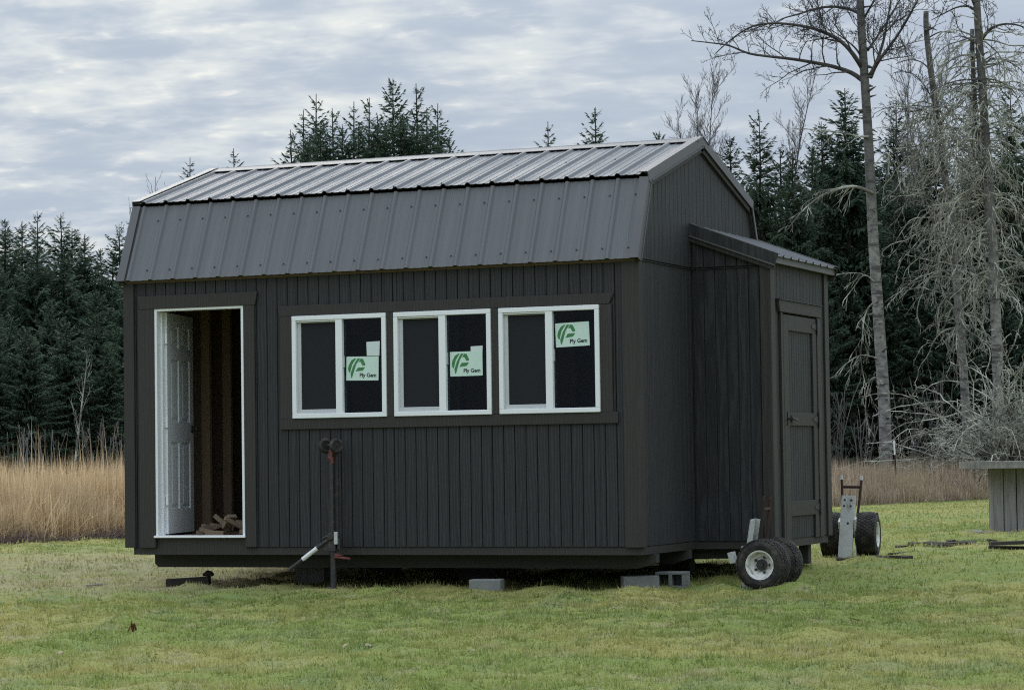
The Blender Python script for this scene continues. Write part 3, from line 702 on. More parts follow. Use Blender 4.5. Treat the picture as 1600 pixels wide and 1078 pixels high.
# annex door
ad = MB(); ad.box(AX - .020, AX - .010, 1.712, 2.736, .0, 1.975); adoor = ad.build('annex_door', M['siding'], SH)
y = 1.73
while y < 2.72:
    plank(adoor, ((AX - .002, 0, 0), (0, 1, 0), (1, 0, 0)), y, min(y + .066, 2.735), .01, 1.97); y += .0725
for (y0, y1, z0, z1) in ((1.712, 1.872, .0, 1.972), (2.620, 2.735, .0, 1.972)): board('door_stile', AX - .001, AX + .017, y0, y1, z0, z1, adoor)
for z0, z1 in ((1.835, 1.972), (1.0, 1.115), (.205, .335)): board('door_rail', AX - .001, AX + .0175, 1.8735, 2.6185, z0, z1, adoor)
board('door_trim', AX + .0005, AX + .0235, 1.628, 1.682, .0, 1.985); board('door_trim', AX + .0005, AX + .0235, 2.752, 2.872, .0, 1.985)
MB().prism([(AX + .001, 1.585, 1.988), (AX + .001, 2.872, 1.988), (AX + .001, 2.872, 2.092), (AX + .001, 1.555, 2.092)], (.030, 0, 0)).build('door_header', M['trim'], SH, bevel=.003)
MB().box(AX + .001, AX + .042, 1.545, 2.878, 2.0925, 2.101).build('door_header_cap', M['trim'], SH)
for hz in (1.90, 1.06, .27):
    m = MB(); m.box(AX + .0237, AX + .0300, 2.752, 2.787, hz - .065, hz + .065)
    m.prism([(AX + .0178, 2.748, hz + .035), (AX + .0178, 2.748, hz - .035), (AX + .0178, 2.585, hz - .012), (AX + .0178, 2.585, hz + .012)], (.005, 0, 0)); m.tube([(AX + .027, 2.744, hz - .07), (AX + .027, 2.744, hz + .07)], .007, 8)
    m.build('strap_hinge', M['black'], adoor)
m = MB(); m.box(AX + .0178, AX + .024, 1.79, 1.83, 1.0, 1.12); m.tube([(AX + .024, 1.80, 1.06), (AX + .06, 1.80, 1.06), (AX + .065, 1.86, 1.05), (AX + .065, 1.93, 1.05)], .011, 8); m.box(AX + .0178, AX + .030, 1.90, 1.955, 1.03, 1.085)
m.build('door_latch', M['black'], adoor)

# ------------------------------------------------------------------ offcuts on the floor inside the doorway
rr = random.Random(3)
specs = [(-4.36, .36, .16, .05, 0, 'round'), (-4.30, .28, .13, .09, .7, ''), (-4.20, .40, .20, .04, .2, ''), (-4.10, .34, .15, .09, -.5, ''), (-4.02, .30, .22, .04, .9, ''), (-3.95, .42, .16, .09, -1.0, ''), (-3.90, .30, .12, .09, .3, ''), (-3.80, .40, .20, .04, 0., ''), (-3.78, .24, .14, .09, .1, ''), (-4.40, .55, .20, .06, 1.1, ''), (-4.26, .50, .2, .05, -.3, ''), (-4.18, .24, .18, .09, .1, ''), (-4.33, .62, .22, .09, .4, ''), (-4.05, .56, .26, .09, -.2, ''), (-3.86, .6, .3, .09, .15, '')]
tilt = [0, .25, .7, -.8, .5, -.4, .1, 0, 0, .3, -.2, 0, .15, .2, 0]
zs_ = [.0, .0, .03, .05, .03, .02, .0, .09, .0, .0, .04, .0, .03, .04, .0]
for (x, y, l, w, rz, kd), tl, dzz in zip(specs, tilt, zs_):
    m = MB(); m.box(-l / 2, l / 2, -w / 2, w / 2, -.019, .019)
    lift = abs(math.sin(tl)) * l / 2 + abs(math.cos(tl)) * .019
    o = m.build('lumber_offcut', M['offcut'], None, (x, y + .12, .099 + lift + dzz), bevel=.002); o.rotation_euler = (0, tl, rz)
    tag(o, 'short brown lumber offcut in the jumbled pile inside the open doorway', 'offcut', 'lumber offcuts in the doorway')

# ------------------------------------------------------------------ farm jack in front of the wall
JX, JY = -2.752, -.150
JZ = float(ground_base(JX, JY)) - .005
J = empty('lever_jack', (JX, JY, JZ)); tag(J, 'tall black lever jack with two small wheels on top, standing before the front wall', 'jack')
m = MB(); m.box(-.014, .014, -.020, .020, .50, 1.20)
for k in range(34): m.box(-.023, -.0141, -.016, .016, .56 + k * .0185, .56 + k * .0185 + .010)
m.build('rack_bar', M['iron'], J)
MB().box(.016, .046, .010, .030, .36, 1.18).build('side_strip', M['iron'], J)  # narrow dark bar to the right of the rack and behind it
m = MB(); m.tube([(0, 0, .015), (0, 0, .40)], .026, 12); m.build('post', M['iron'], J, smooth=False)
m = MB(); m.prism([(-.07, -.05, 0), (.07, -.05, 0), (.045, -.05, .03), (-.03, -.05, .04)], (0, .10, 0)); m.build('foot', M['iron'], J, bevel=.004)
m = MB(); m.obox((0, 0, .385), (.036, 0, 0), (0, .034, 0), (0, 0, .045)); m.obox((-.055, 0, .365), (.03, 0, 0), (0, .026, 0), (0, 0, .022)); m.obox((0.0, 0, .455), (.024, 0, 0), (0, .032, 0), (0, 0, .03)); m.lathe((-.01, -.05, .465), (0, 1, 0), [(0, 0), (0, .03), (.02, .036), (.08, .036), (.10, .03), (.10, 0)], 12, close=False); m.obox((.06, 0, .40), (.014, 0, 0), (0, .02, 0), (0, 0, .045))
m.tube([(-.03, -.045, .47), (-.065, -.045, .455), (-.085, -.04, .44)], .01, 6)
m.build('runner', M['iron'], J, bevel=.003)
MB().box(.026, .058, -.042, -.018, .40, .505).build('runner_plate', M['galv'], J, bevel=.003)
m = MB(); h0, h1 = Vector((-.005, -.03, .46)), Vector((-.405, -.06, .175)); m.tube([h0, h1], .017, 10); hd = m.build('handle', M['iron'], J)
MB().tube([h0.lerp(h1, .32), h0.lerp(h1, .66)], .0195, 10).build('reflective_tape', M['tape'], hd)
m = MB(); m.prism([(.03, -.05, .285), (.155, -.035, .272), (.165, -.02, .268), (.155, .02, .270), (.03, .04, .285)], (0, 0, .014)); m.prism([(.03, -.04, .299), (.085, -.03, .299), (.03, -.04, .325)], (0, .06, 0)); m.build('lifting_tongue', M['red'], J, bevel=.003)
m = MB(); m.obox((-.005, -.01, 1.165), (.018, 0, -.01), (0, .022, 0), (.008, 0, .035)); m.obox((.008, -.012, 1.115), (.010, 0, 0), (0, .018, 0), (0, 0, .03)); m.build('clamp', M['red'], J, bevel=.003)
m = MB(); m.tube([(-.07, .0, 1.245), (.07, -.02, 1.245)], .011, 8); m.obox((0, -.005, 1.215), (.014, 0, 0), (0, .018, 0), (0, 0, .03)); m.build('axle', M['iron'], J)
for cx, cz in ((-.058, 1.242), (.046, 1.240)):
    ax = Vector((.80, -.60, .04)).normalized(); c = Vector((cx, -.01, cz)); m = MB()
    m.lathe(c - ax * .019, ax, [(0, .040), (-.001, .052), (.006, .063), (.019, .067), (.032, .063), (.039, .052), (.038, .040)], 24)
    w_ = m.build('wheel', M['rubber'], J, smooth=True)
    m = MB(); m.lathe(c - ax * .016, ax, [(.004, .0), (.004, .026), (.0, .030), (.0, .041), (.032, .041), (.032, .030), (.028, .026), (.028, 0)], 20, close=False); m.build('hub', M['black'], w_)

# ------------------------------------------------------------------ wheel dollies
def dolly(name, loc, rz, label, detail_seed, near=True):
    """axle along local X, post leaning along local Y"""
    D = empty(name, loc, rz); tag(D, label, 'dolly', 'galvanised two-wheel dollies beside the annex')
    R, HW = .213, .098
    for sx in (-1, 1):
        cx = sx * .168; m = MB(); ax = Vector((sx, 0, 0)); c = Vector((cx, 0, R))
        # tyre with rounded shoulders and tread lugs
        prof = [(-HW + .012, .118), (-HW - .002, .135), (-HW - .006, .160), (-HW + .004, .188), (-HW + .022, .203), (-.05, .2085), (0, .210), (.05, .2085), (HW - .022, .203), (HW - .004, .188), (HW + .006, .160), (HW + .002, .135), (HW - .012, .118)]
        m.lathe(c, ax, prof, 40)
        rt = random.Random(detail_seed + sx)
        for row in range(7):
            t = -.081 + row * .027
            for k in range(38):
                a = 2 * math.pi * (k + (.5 if row % 2 else 0)) / 38; rr_ = .2095 - (abs(t) / .081) ** 3 * .007
                n = Vector((0, math.cos(a), math.sin(a))); b = Vector((0, -math.sin(a), math.cos(a)))
                m.obox(c + ax * t + n * rr_, ax * .0105 + b * .003 * (1 if row % 2 else -1), b * .0115, n * .0055)
        ty = m.build('wheel', M['rubber'], D)
        m = MB()
        m.lathe(c, ax, [(HW - .010, .120), (HW - .001, .122), (HW - .003, .112), (HW - .014, .104), (.045, .098), (.036, .088), (.036, .075), (.020, .060), (.020, .030), (.032, .028), (.032, .0)], 32, close=False)
        m.lathe(c, ax, [(-HW + .010, .120), (-HW + .002, .122), (-HW + .014, .104), (-.03, .09), (-.03, .0)], 24, close=False)
        m.build('rim', M['rim'], ty, smooth=False)
        m = MB(); m.lathe(c, ax, [(.0325, .0), (.0325, .050), (.037, .050), (.037, .020), (.055, .018), (.055, 0)], 8, close=False)
        for k in range(5):
            a = 2 * math.pi * k / 5; p = c + Vector((0, math.cos(a), math.sin(a))) * .066; m.lathe(p + ax * .024, ax, [(0, .013), (.014, .012), (.014, 0)], 6, close=False)
        p = c + Vector((0, .045, .10)); m.tube([p + ax * .05, p + ax * (HW - .005)], .006, 6)
        m.build('hub', M['iron'], ty)
    m = MB(); m.tube([(-.18, 0, R), (.18, 0, R)], .022, 10); m.obox((0, -.02, R), (.075, 0, 0), (0, .045, 0), (0, 0, .03)); m.build('axle', M['iron'], D)
    # galvanised channel post, foot on the ground, leaning back over the axle
    f0, f1 = Vector((-.02, -.245, .0)), Vector((.012, -.135, .585)); d = (f1 - f0).normalized(); u = Vector((1, 0, 0)); u = (u - d * u.dot(d)).normalized(); n = u.cross(d); n = n if n.y < 0 else -n
    m = MB(); h = (f1 - f0) / 2; c = (f0 + f1) / 2
    m.obox(c, u * .065, n * .003, h); m.obox(c + u * .062 - n * .0232, u * .003, n * .020, h); m.obox(c - u * .062 - n * .0232, u * .003, n * .020, h)
    post = m.build('post', M['galv'], D, bevel=.0015)
    m = MB()
    for du, dv in ((-.032, .555), (.030, .555), (-.035, .498), (.028, .498)): m.lathe(f0 + d * dv + u * du, n, [(.003, .0105), (.010, .009), (.010, 0)], 6, close=False)
    m.lathe(f0 + d * .33 + u * .01, n, [(.0031, .012), (.004, .012), (.004, 0)], 8, close=False)
    m.build('bolts', M['black'], post)
    pcs = [((-.072, -.15, .30), (.010, 0, 0), (0, .05, .02), (0, -.02, .06)), ((.078, -.15, .28), (.010, 0, 0), (0, .05, .01), (0, -.02, .09)), ((.075, -.13, .09), (.006, 0, 0), (0, .06, 0), (0, .02, .08))]
    if near: pcs += [((.03, -.315, .265), (.04, 0, .0), (0, .022, .006), (0, -.012, .045)), ((-.02, -.29, .24), (.03, 0, 0), (0, .06, 0), (0, 0, .012))]
    for pc in pcs: MB().obox(*pc).build('bracket', M['galv'], D, bevel=.002)
    # U-shaped rusty lever handle with bare tips
    a0, a1 = Vector((-.055, -.060, .26)), Vector((-.070, -.010, .735)); b0, b1 = Vector((.060, -.060, .26)), Vector((.118, -.004, .730))
    m = MB(); m.tube([a0, a0.lerp(a1, .55), a1], .0125, 8); m.tube([b0, b0.lerp(b1, .5) + Vector((.004, 0, 0)), b1], .0125, 8); m.tube([a0.lerp(a1, .86), b0.lerp(b1, .86)], .014, 8); m.tube([a0 + Vector((-.01, 0, .01)), b0 + Vector((.01, 0, .01))], .016, 8)
    hd = m.build('handle', M['rust'], D)
    m = MB(); da, db = (a1 - a0).normalized(), (b1 - b0).normalized(); m.tube([a1, a1 + da * .045], [.015, .011], 8); m.tube([b1, b1 + db * .045], [.015, .011], 8); m.build('handle_tip', M['rust' if near else 'galv'], hd)
    return D
# near one: axle runs away from the camera beside the annex
dolly('wheel_dolly', (.885, .668, float(ground_base(.885, .668)) - .012), math.radians(-91.5), 'near dolly with white rimmed wheel facing the viewer, before the annex corner', 1)
dolly('wheel_dolly', (.640, 4.07, float(ground_base(.64, 4.07)) - .006), math.radians(6.5), 'far dolly with upright galvanised post and U-shaped rusty handle, right of the annex', 5, False)

# ------------------------------------------------------------------ blocks, timber and litter on the lawn
def block(loc, rz, size, label, hollow=True, group='grey concrete blocks in front of the shed', tiltx=0.):
    w, d, h = size; m = MB()
    if hollow:      # two cells open towards the front
        t = .03
        m.box(-w / 2, w / 2, d / 2 - .03, d / 2, 0, h); m.box(-w / 2, w / 2, -d / 2, d / 2 - .0305, 0, t * .7); m.box(-w / 2, w / 2, -d / 2, d / 2 - .0305, h - t * .7, h)
        for a in (-w / 2, -t / 2, w / 2 - t): m.box(a, a + t, -d / 2, d / 2 - .0305, t * .7 + .0005, h - t * .7 - .0005)
    else: m.box(-w / 2, w / 2, -d / 2, d / 2, 0, h)
    o = m.build('concrete_block', M['concrete'], None, loc, bevel=.006 if not hollow else .003); o.rotation_euler = (tiltx, 0, rz); return tag(o, label, 'block', group)
gz_ = lambda x, y: float(ground_base(x, y))
block((-1.39, .0, gz_(-1.39, 0) - .02), math.radians(12), (.27, .19, .115), 'grey concrete block alone under the middle of the front wall', False)
block((-.16, .38, gz_(-.16, .38) - .015), math.radians(28), (.30, .19, .125), 'solid grey concrete block at the front right corner, left of the hollow one', False)
block((.00, .75, gz_(.0, .75) - .005), math.radians(6), (.26, .19, .135), 'hollow concrete block showing a dark cell, under the right front corner', True)
m = MB(); m.box(-.20, .20, -.045, .045, 0, .085); o = m.build('timber_block', M['darkwood'], None, (-4.50, .42, gz_(-4.5, .42) - .008), bevel=.006); o.rotation_euler = (0, math.radians(-3), math.radians(14)); tag(o, 'short dark timber lying on the grass under the left front corner', 'timber')
m = MB(); m.tube([(-.05, 0, .02), (-.01, .01, .035), (.04, .0, .03), (.06, .01, .02)], [.012, .028, .024, .008], 7); o = m.build('dark_clod', M['darkwood'], None, (-4.335, .475, gz_(-4.33, .47) + .078), smooth=True); tag(o, 'small dark lump resting on the end of the short timber', 'clod')
for i, (x, y, w) in enumerate(((-3.62, 1.15, .3), (-3.4, 2.2, .3), (-.5, 2.3, .3), (-2.0, 1.2, .3))):
    m = MB(); h = -.182 - gz_(x, y) + .02; m.box(-w / 2, w / 2, -.07, .07, 0, h); o = m.build('support_block', M['greywood' if i == 0 else 'skid'], None, (x, y, gz_(x, y) - .02), bevel=.004)  # inner blocks get the dark skid colour for the shade under the floor
    tag(o, ('grey wooden support block under the shed behind the jack handle' if i == 0 else 'wooden support block under the shed, coloured dark for the shade there'), 'support block', 'support blocks under the shed')
m = MB(); p = at_depth(160, 700, 23.6); m.tube([(-.16, 0, .012), (-.02, .02, .02), (.17, .05, .015)], [.008, .012, .006], 6); o = m.build('stick', M['greywood'], None, (float(p[0]), float(p[1]), gz_(p[0], p[1])), smooth=True); o.rotation_euler = (0, 0, .35); tag(o, 'thin grey stick lying on the lawn left of the shed', 'stick')
# bark strips and boards on the lawn at the right
boards = [(1345, 24.3, .5, .06, .1, .03, ''), (1385, 24.4, .45, .06, -.1, .03, ''), (1415, 25.2, .4, .05, .2, .03, ''), (1470, 27.6, .75, .12, .2, .05, 'long'), (1515, 28.2, .55, .10, -.1, .05, ''), (1440, 27.0, .6, .08, .1, .04, ''), (1495, 27.1, .6, .05, .3, .025, ''), (1535, 27.4, .3, .05, -.3, .03, '')]
for i, (u, d, l, w, rz, t, _) in enumerate(boards):
    p = on_ground(u, d); m = MB(); k = 7; rb = random.Random(40 + i)
    up = [(-l / 2 + l * j / (k - 1), w / 2 * rb.uniform(.5, 1), rb.uniform(.2, 1) * t) for j in range(k)]; lo = [(x, -w / 2 * rb.uniform(.5, 1), rb.uniform(.1, .8) * t) for x, _, _ in up]
    m.add(up + lo + [(x, y, -.02) for x, y, z in up] + [(x, y, -.02) for x, y, z in lo], [(j, j + 1, k + j + 1, k + j) for j in range(k - 1)] + [(j, j + 1, 2 * k + j + 1, 2 * k + j) for j in range(k - 1)] + [(k + j, k + j + 1, 3 * k + j + 1, 3 * k + j) for j in range(k - 1)] + [(0, k, 3 * k, 2 * k), (k - 1, 2 * k - 1, 4 * k - 1, 3 * k - 1)])
    o = m.build('bark_strip', M['darkwood'], None, p); o.rotation_euler = (0, 0, rz + .39); tag(o, 'dark strip of bark lying in the grass between far dolly and spool table', 'bark', 'bark strips on the lawn')
for i, (u, d, l, w, rz, z, lab) in enumerate(((1592, 25.6, .62, .10, .05, .075, 'upper dark board of the small stack at the right edge of the lawn'), (1585, 25.7, .55, .09, -.12, .02, 'lower dark board of the small stack at the right edge of the lawn'))):
    p = on_ground(u, d); m = MB(); m.box(-l / 2, l / 2, -w / 2, w / 2, 0, .035); o = m.build('old_board', M['darkwood'], None, (p[0], p[1], p[2] + z - .01), bevel=.004); o.rotation_euler = (0, -.02 if i == 0 else .03, rz + .39); tag(o, lab, 'board')
# dead leaf and pale stalks
p = on_ground(203, 16.9); m = MB(); m.add([(-.035, 0, .0), (-.012, .01, .045), (.0, 0, .075), (.02, -.01, .05), (.04, .01, .012), (.005, .02, .01)], [(0, 1, 5), (1, 2, 5), (2, 3, 5), (3, 4, 5)]); m.add([(-.03, .012, .0), (-.01, .022, .04), (.012, .02, .06), (.03, .02, .02), (.0, .03, .0)], [(0, 1, 4), (1, 2, 4), (2, 3, 4)])
o = m.build('dead_leaf', M['leafbrown'], None, (p[0], p[1], p[2] + .012)); tag(o, 'curled reddish brown leaf standing in the grass at the lower left', 'leaf')
for (u, v_d, lab) in ((1287, 14.2, 'lone pale stalk leaning in the grass at the lower right'), (10, 16.6, 'pale weed stalk at the left edge of the lawn'), (1198 - 250, 15.3, 'small pale stalk standing in the middle of the lawn')):
    p = on_ground(u, v_d); m = MB(); m.tube([(0, 0, 0), (.012, .004, .05), (.03, .006, .11)], [.003, .0025, .001], 5); m.tube([(.012, .004, .05), (-.01, .0, .08)], [.002, .001], 4); o = m.build('dry_stalk', M['leafpale'], None, p); tag(o, lab, 'stalk', 'dry stalks on the lawn')

rl = random.Random(12)
for u, d in ((540, 15.2), (572, 15.1), (92, 15.0), (735, 14.6), (1130, 15.6), (1455, 14.4), (1010, 18.5), (1330, 17.0), (330, 18.0)):
    p = on_ground(u, d); m = MB(); a = rl.uniform(0, 3.1); l = rl.uniform(.03, .05); h = rl.uniform(.02, .04)
    m.add([(-l, 0, h * .6), (-l * .3, .018, h), (l * .4, .014, h * .9), (l, .002, h * .5), (l * .3, -.016, h * .7), (-l * .4, -.014, h * .8)], [(0, 1, 5), (1, 2, 4, 5), (2, 3, 4)])
    o = m.build('dry_leaf', M['dryleaf'], None, (p[0], p[1], p[2] + .006)); o.rotation_euler = (rl.uniform(-.5, .5), rl.uniform(-.4, .4), a); tag(o, 'small pale dry leaf lying in the lawn before the shed', 'leaf', 'pale dry leaves on the lawn')
# ------------------------------------------------------------------ cable spool table
sp = on_ground(1583, 32.0); sp[2] -= .035; ST = empty('spool_table', sp, .3); tag(ST, 'grey wooden cable spool used as a table, cut by the right edge', 'table')
SR, DR, SHT = .66, .31, .90
def flange(z0, z1, nm):
    wdt = .165; k = 0; yv = -SR
    while yv < SR - .01:
        y1 = min(yv + wdt, SR); pts = []
        for j in range(7): yy = yv + .002 + (y1 - yv - .004) * j / 6; pts.append((math.sqrt(max(SR * SR - yy * yy, 0)), yy))
        poly = [(a, b, z0) for a, b in pts] + [(-a, b, z0) for a, b in pts[::-1]]
        MB().prism(poly, (0, 0, z1 - z0)).build(nm, M['greywood'], ST); yv += wdt
flange(SHT - .042, SHT, 'top_board'); flange(SHT - .085, SHT - .0425, 'top_underboard'); flange(.0, .045, 'bottom_board')
for k in range(12):
    a0, a1 = 2 * math.pi * k / 12 + .02, 2 * math.pi * (k + 1) / 12 - .02; rj = DR + random.uniform(-.006, .006)
    pts = [(rj * math.cos(a0 + (a1 - a0) * j / 3), rj * math.sin(a0 + (a1 - a0) * j / 3), .046) for j in range(4)] + [((rj - .035) * math.cos(a), (rj - .035) * math.sin(a), .046) for a in (a1, a0)]
    MB().prism(pts, (0, 0, SHT - .085 - .047)).build('stave', M['greywood'], ST)
for k in range(4):
    a = math.pi / 4 + k * math.pi / 2; MB().lathe((.2 * math.cos(a), .2 * math.sin(a), SHT), (0, 0, 1), [(0, .022), (.006, .02), (.006, .01), (.016, .01), (.016, 0)], 8, close=False).build('bolt', M['rust'], ST)
# ------------------------------------------------------------------ fence post
tp = on_ground(1400, 55.3); TP = empty('fence_post', tp); tag(TP, 'lone thin metal fence post with white tip standing in the dead grass', 'fence post')
tz = float(at_depth(1394, 688, 55.3)[2] - tp[2]); lean = Vector((-.045, 0, tz))
m = MB(); m.bar((0, 0, -.05), lean * .76, .045, .010); m.bar((0, .016, -.05), lean * .76 + Vector((0, .016, 0)), .010, .034)
for k in range(10): m.obox(lean * (.1 + .065 * k) + Vector((0, -.012, 0)), (.01, 0, 0), (0, .008, 0), (0, 0, .012))
m.build('shaft', M['rust'], TP)
m = MB(); m.bar(lean * .761, lean, .048, .012); m.bar(lean * .761 + Vector((0, .017, 0)), lean + Vector((0, .017, 0)), .012, .034); m.build('white_tip', M['tape'], TP)

# ------------------------------------------------------------------ grass
def blades(n, d0, d1, hmin, hmax, u0=-500, u1=2100, power=0.0, seed=1, dfun=None, wk=.00042, lean=.5, wmin=.0035):
    r = np.random.default_rng(seed); t = r.random(n)
    if power == 0: d = d0 + (d1 - d0) * t
    else: d = (d0 ** power + (d1 ** power - d0 ** power) * t) ** (1 / power)
    u = r.uniform(u0, u1, n); rx = (u - 800) / FPX
    fwd, rt = CR[2, :2] / np.linalg.norm(CR[2, :2]), CR[0, :2] / np.linalg.norm(CR[0, :2])
    p = CC[:2] + d[:, None] * (fwd + rx[:, None] * rt)
    return p, d, u, r
def blade_quads(p, h, w, r, lean=.5, z=None, yaw=None, straight=False):
    n = len(p); z = ground_z(p[:, 0], p[:, 1]) - .004 if z is None else z
    a = r.uniform(0, 2 * np.pi, n) if yaw is None else yaw; side = np.stack([np.cos(a), np.sin(a), np.zeros(n)], 1)
    b = r.uniform(0, 2 * np.pi, n); l = r.random(n) * lean if lean != 'wild' else r.random(n) ** 2.2 * 1.25
    tip = np.stack([np.cos(b) * l * h, np.sin(b) * l * h, h * np.clip(1 - .62 * l * l, .16, 1)], 1)
    base = np.concatenate([p, z[:, None]], 1); mid = base + tip * np.array([.35, .35, .55])
    sw = side * w[:, None] * .5; bl, br, mr, ml, tp = base - sw, base + sw, mid + sw * .9, mid - sw * .9, base + tip
    if straight: return np.stack([bl, br, tp], 1)
    return np.stack([bl, br, mr, bl, mr, ml, ml, mr, tp], 1).reshape(-1, 3, 3)
def fbm(p, l0, l1, seed, n=26):
    r = np.random.default_rng(seed); out = np.zeros(len(p)); tot = 0
    for i in range(n):
        lam = l0 * (l1 / l0) ** r.random(); a = r.uniform(0, 2 * np.pi); amp = lam ** .6; k = 2 * np.pi / lam
        out += amp * np.sin(k * (p[:, 0] * np.cos(a) + p[:, 1] * np.sin(a)) + r.uniform(0, 6.28)); tot += amp * amp / 2
    return out / np.sqrt(tot) * .5
def lawn_edge(p): return (p - EA) @ EN          # > 0 beyond the mown lawn
allq, allr = [], []
for (n, d0, d1, h0, h1, seed) in ((340000, 11.2, 21, .016, .044, 1), (160000, 20, 36, .02, .045, 2), (80000, 34, 62, .025, .06, 3)):
    p, d, u, r = blades(n, d0, d1, h0, h1, seed=seed); keep = lawn_edge(p) < r.normal(0, .25, n)
    p, d = p[keep], d[keep]; n = len(p)
    tuft = sstep((fbm(p, .16, .9, 3) + .4) / .9); h = (h0 + (h1 - h0) * r.random(n) ** 1.5) * (.62 + .7 * tuft); w = np.maximum(.0035, d * .00050) * r.uniform(.8, 1.5, n)
    tall = r.random(n) < .007; h[tall] = r.uniform(.045, .085, tall.sum())
    allq.append(blade_quads(p, h, w, r, 1.15, straight=True)); allr.append(np.clip(.02 + r.random(n) * .45 + .55 * sstep((fbm(p, .05, .35, 9) + .5) / 1.1) - .08, 0, .92) + (r.random(n) < .012) * .5)
gm = quad_mesh('lawn_grass', np.concatenate(allq), M['blades'], np.concatenate(allr)); go = bpy.data.objects.new('lawn_grass', gm); COL.objects.link(go)
tag(go, 'short patchy green and yellow winter lawn round the shed', 'grass', kind='stuff')

def stand(name, label, cat, m, rows, uspan, mindepth, maxdepth, n, hfun, wid, seed, lean, bend=1):
    """tall dry stems standing beyond the edge of the lawn"""
    r = np.random.default_rng(seed); u = r.uniform(*uspan, n); s = r.random(n) ** 1.3 * (maxdepth - mindepth) + mindepth
    fwd, rt = CR[2, :2] / np.linalg.norm(CR[2, :2]), CR[0, :2] / np.linalg.norm(CR[0, :2]); dirs = fwd + ((u - 800) / FPX)[:, None] * rt
    d = ((EA - CC[:2]) @ EN) / (dirs @ EN) + s; p = CC[:2] + d[:, None] * dirs
    h = hfun(r, n, s, p, u); w = wid * r.uniform(.6, 1.4, n)
    o = bpy.data.objects.new(name, quad_mesh(name, blade_quads(p, h, w, r, lean), m, np.repeat(r.random(n), 3))); COL.objects.link(o); tag(o, label, cat, kind='stuff'); return o
def clump(p, f): return .5 + .5 * np.sin(p[:, 0] * f + 1.7 * np.sin(p[:, 1] * f * .7)) * np.cos(p[:, 1] * f * .8 + np.sin(p[:, 0] * f))
stand('reed_bed', 'tall tan dry reeds along the lawn edge left of the shed', 'reeds', M['reeds'], 0, (-260, 700), .35, 6, 44000, lambda r, n, s, p, u: (.75 + .42 * r.random(n) ** .7) * (.82 + .25 * clump(p, 1.2)) * np.clip(.40 + s * .45, 0, 1) * (1 - .3 * sstep(fbm(p, .5, 2.5, 8) / .7)), .0095, 21, 'wild')
stand('reed_stalks', 'thin upright pale reed stalks rising above the left reed bed', 'reeds', M['reeds'], 0, (-260, 420), 2.5, 7, 170, lambda r, n, s, p, u: r.uniform(1.15, 1.75, n), .011, 22, .18)
stand('fallen_reeds', 'pale broken reed stalks lying crosswise at the foot of the reed bed', 'reeds', M['reeds'], 0, (-260, 420), .05, .9, 420, lambda r, n, s, p, u: r.uniform(.35, .95, n), .013, 26, 1.6)
stand('brambles', 'low purple brown brambles at the foot of the left reeds', 'brambles', M['bramble'], 0, (-260, 700), -.15, 1.1, 14000, lambda r, n, s, p, u: .05 + .30 * r.random(n) ** 1.5 * (.3 + clump(p, 2.3)), .009, 23, 1.6)
stand('dead_field_grass', 'faded brown dead grass along the far lawn edge at the right', 'dead grass', M['deadgrass'], 0, (900, 2000), .0, 9, 60000, lambda r, n, s, p, u: (.35 + .65 * r.random(n) ** .8) * (.75 + .35 * clump(p, .8)) * np.clip(.35 + s * .3, 0, 1.05), .0145, 24, 'wild')

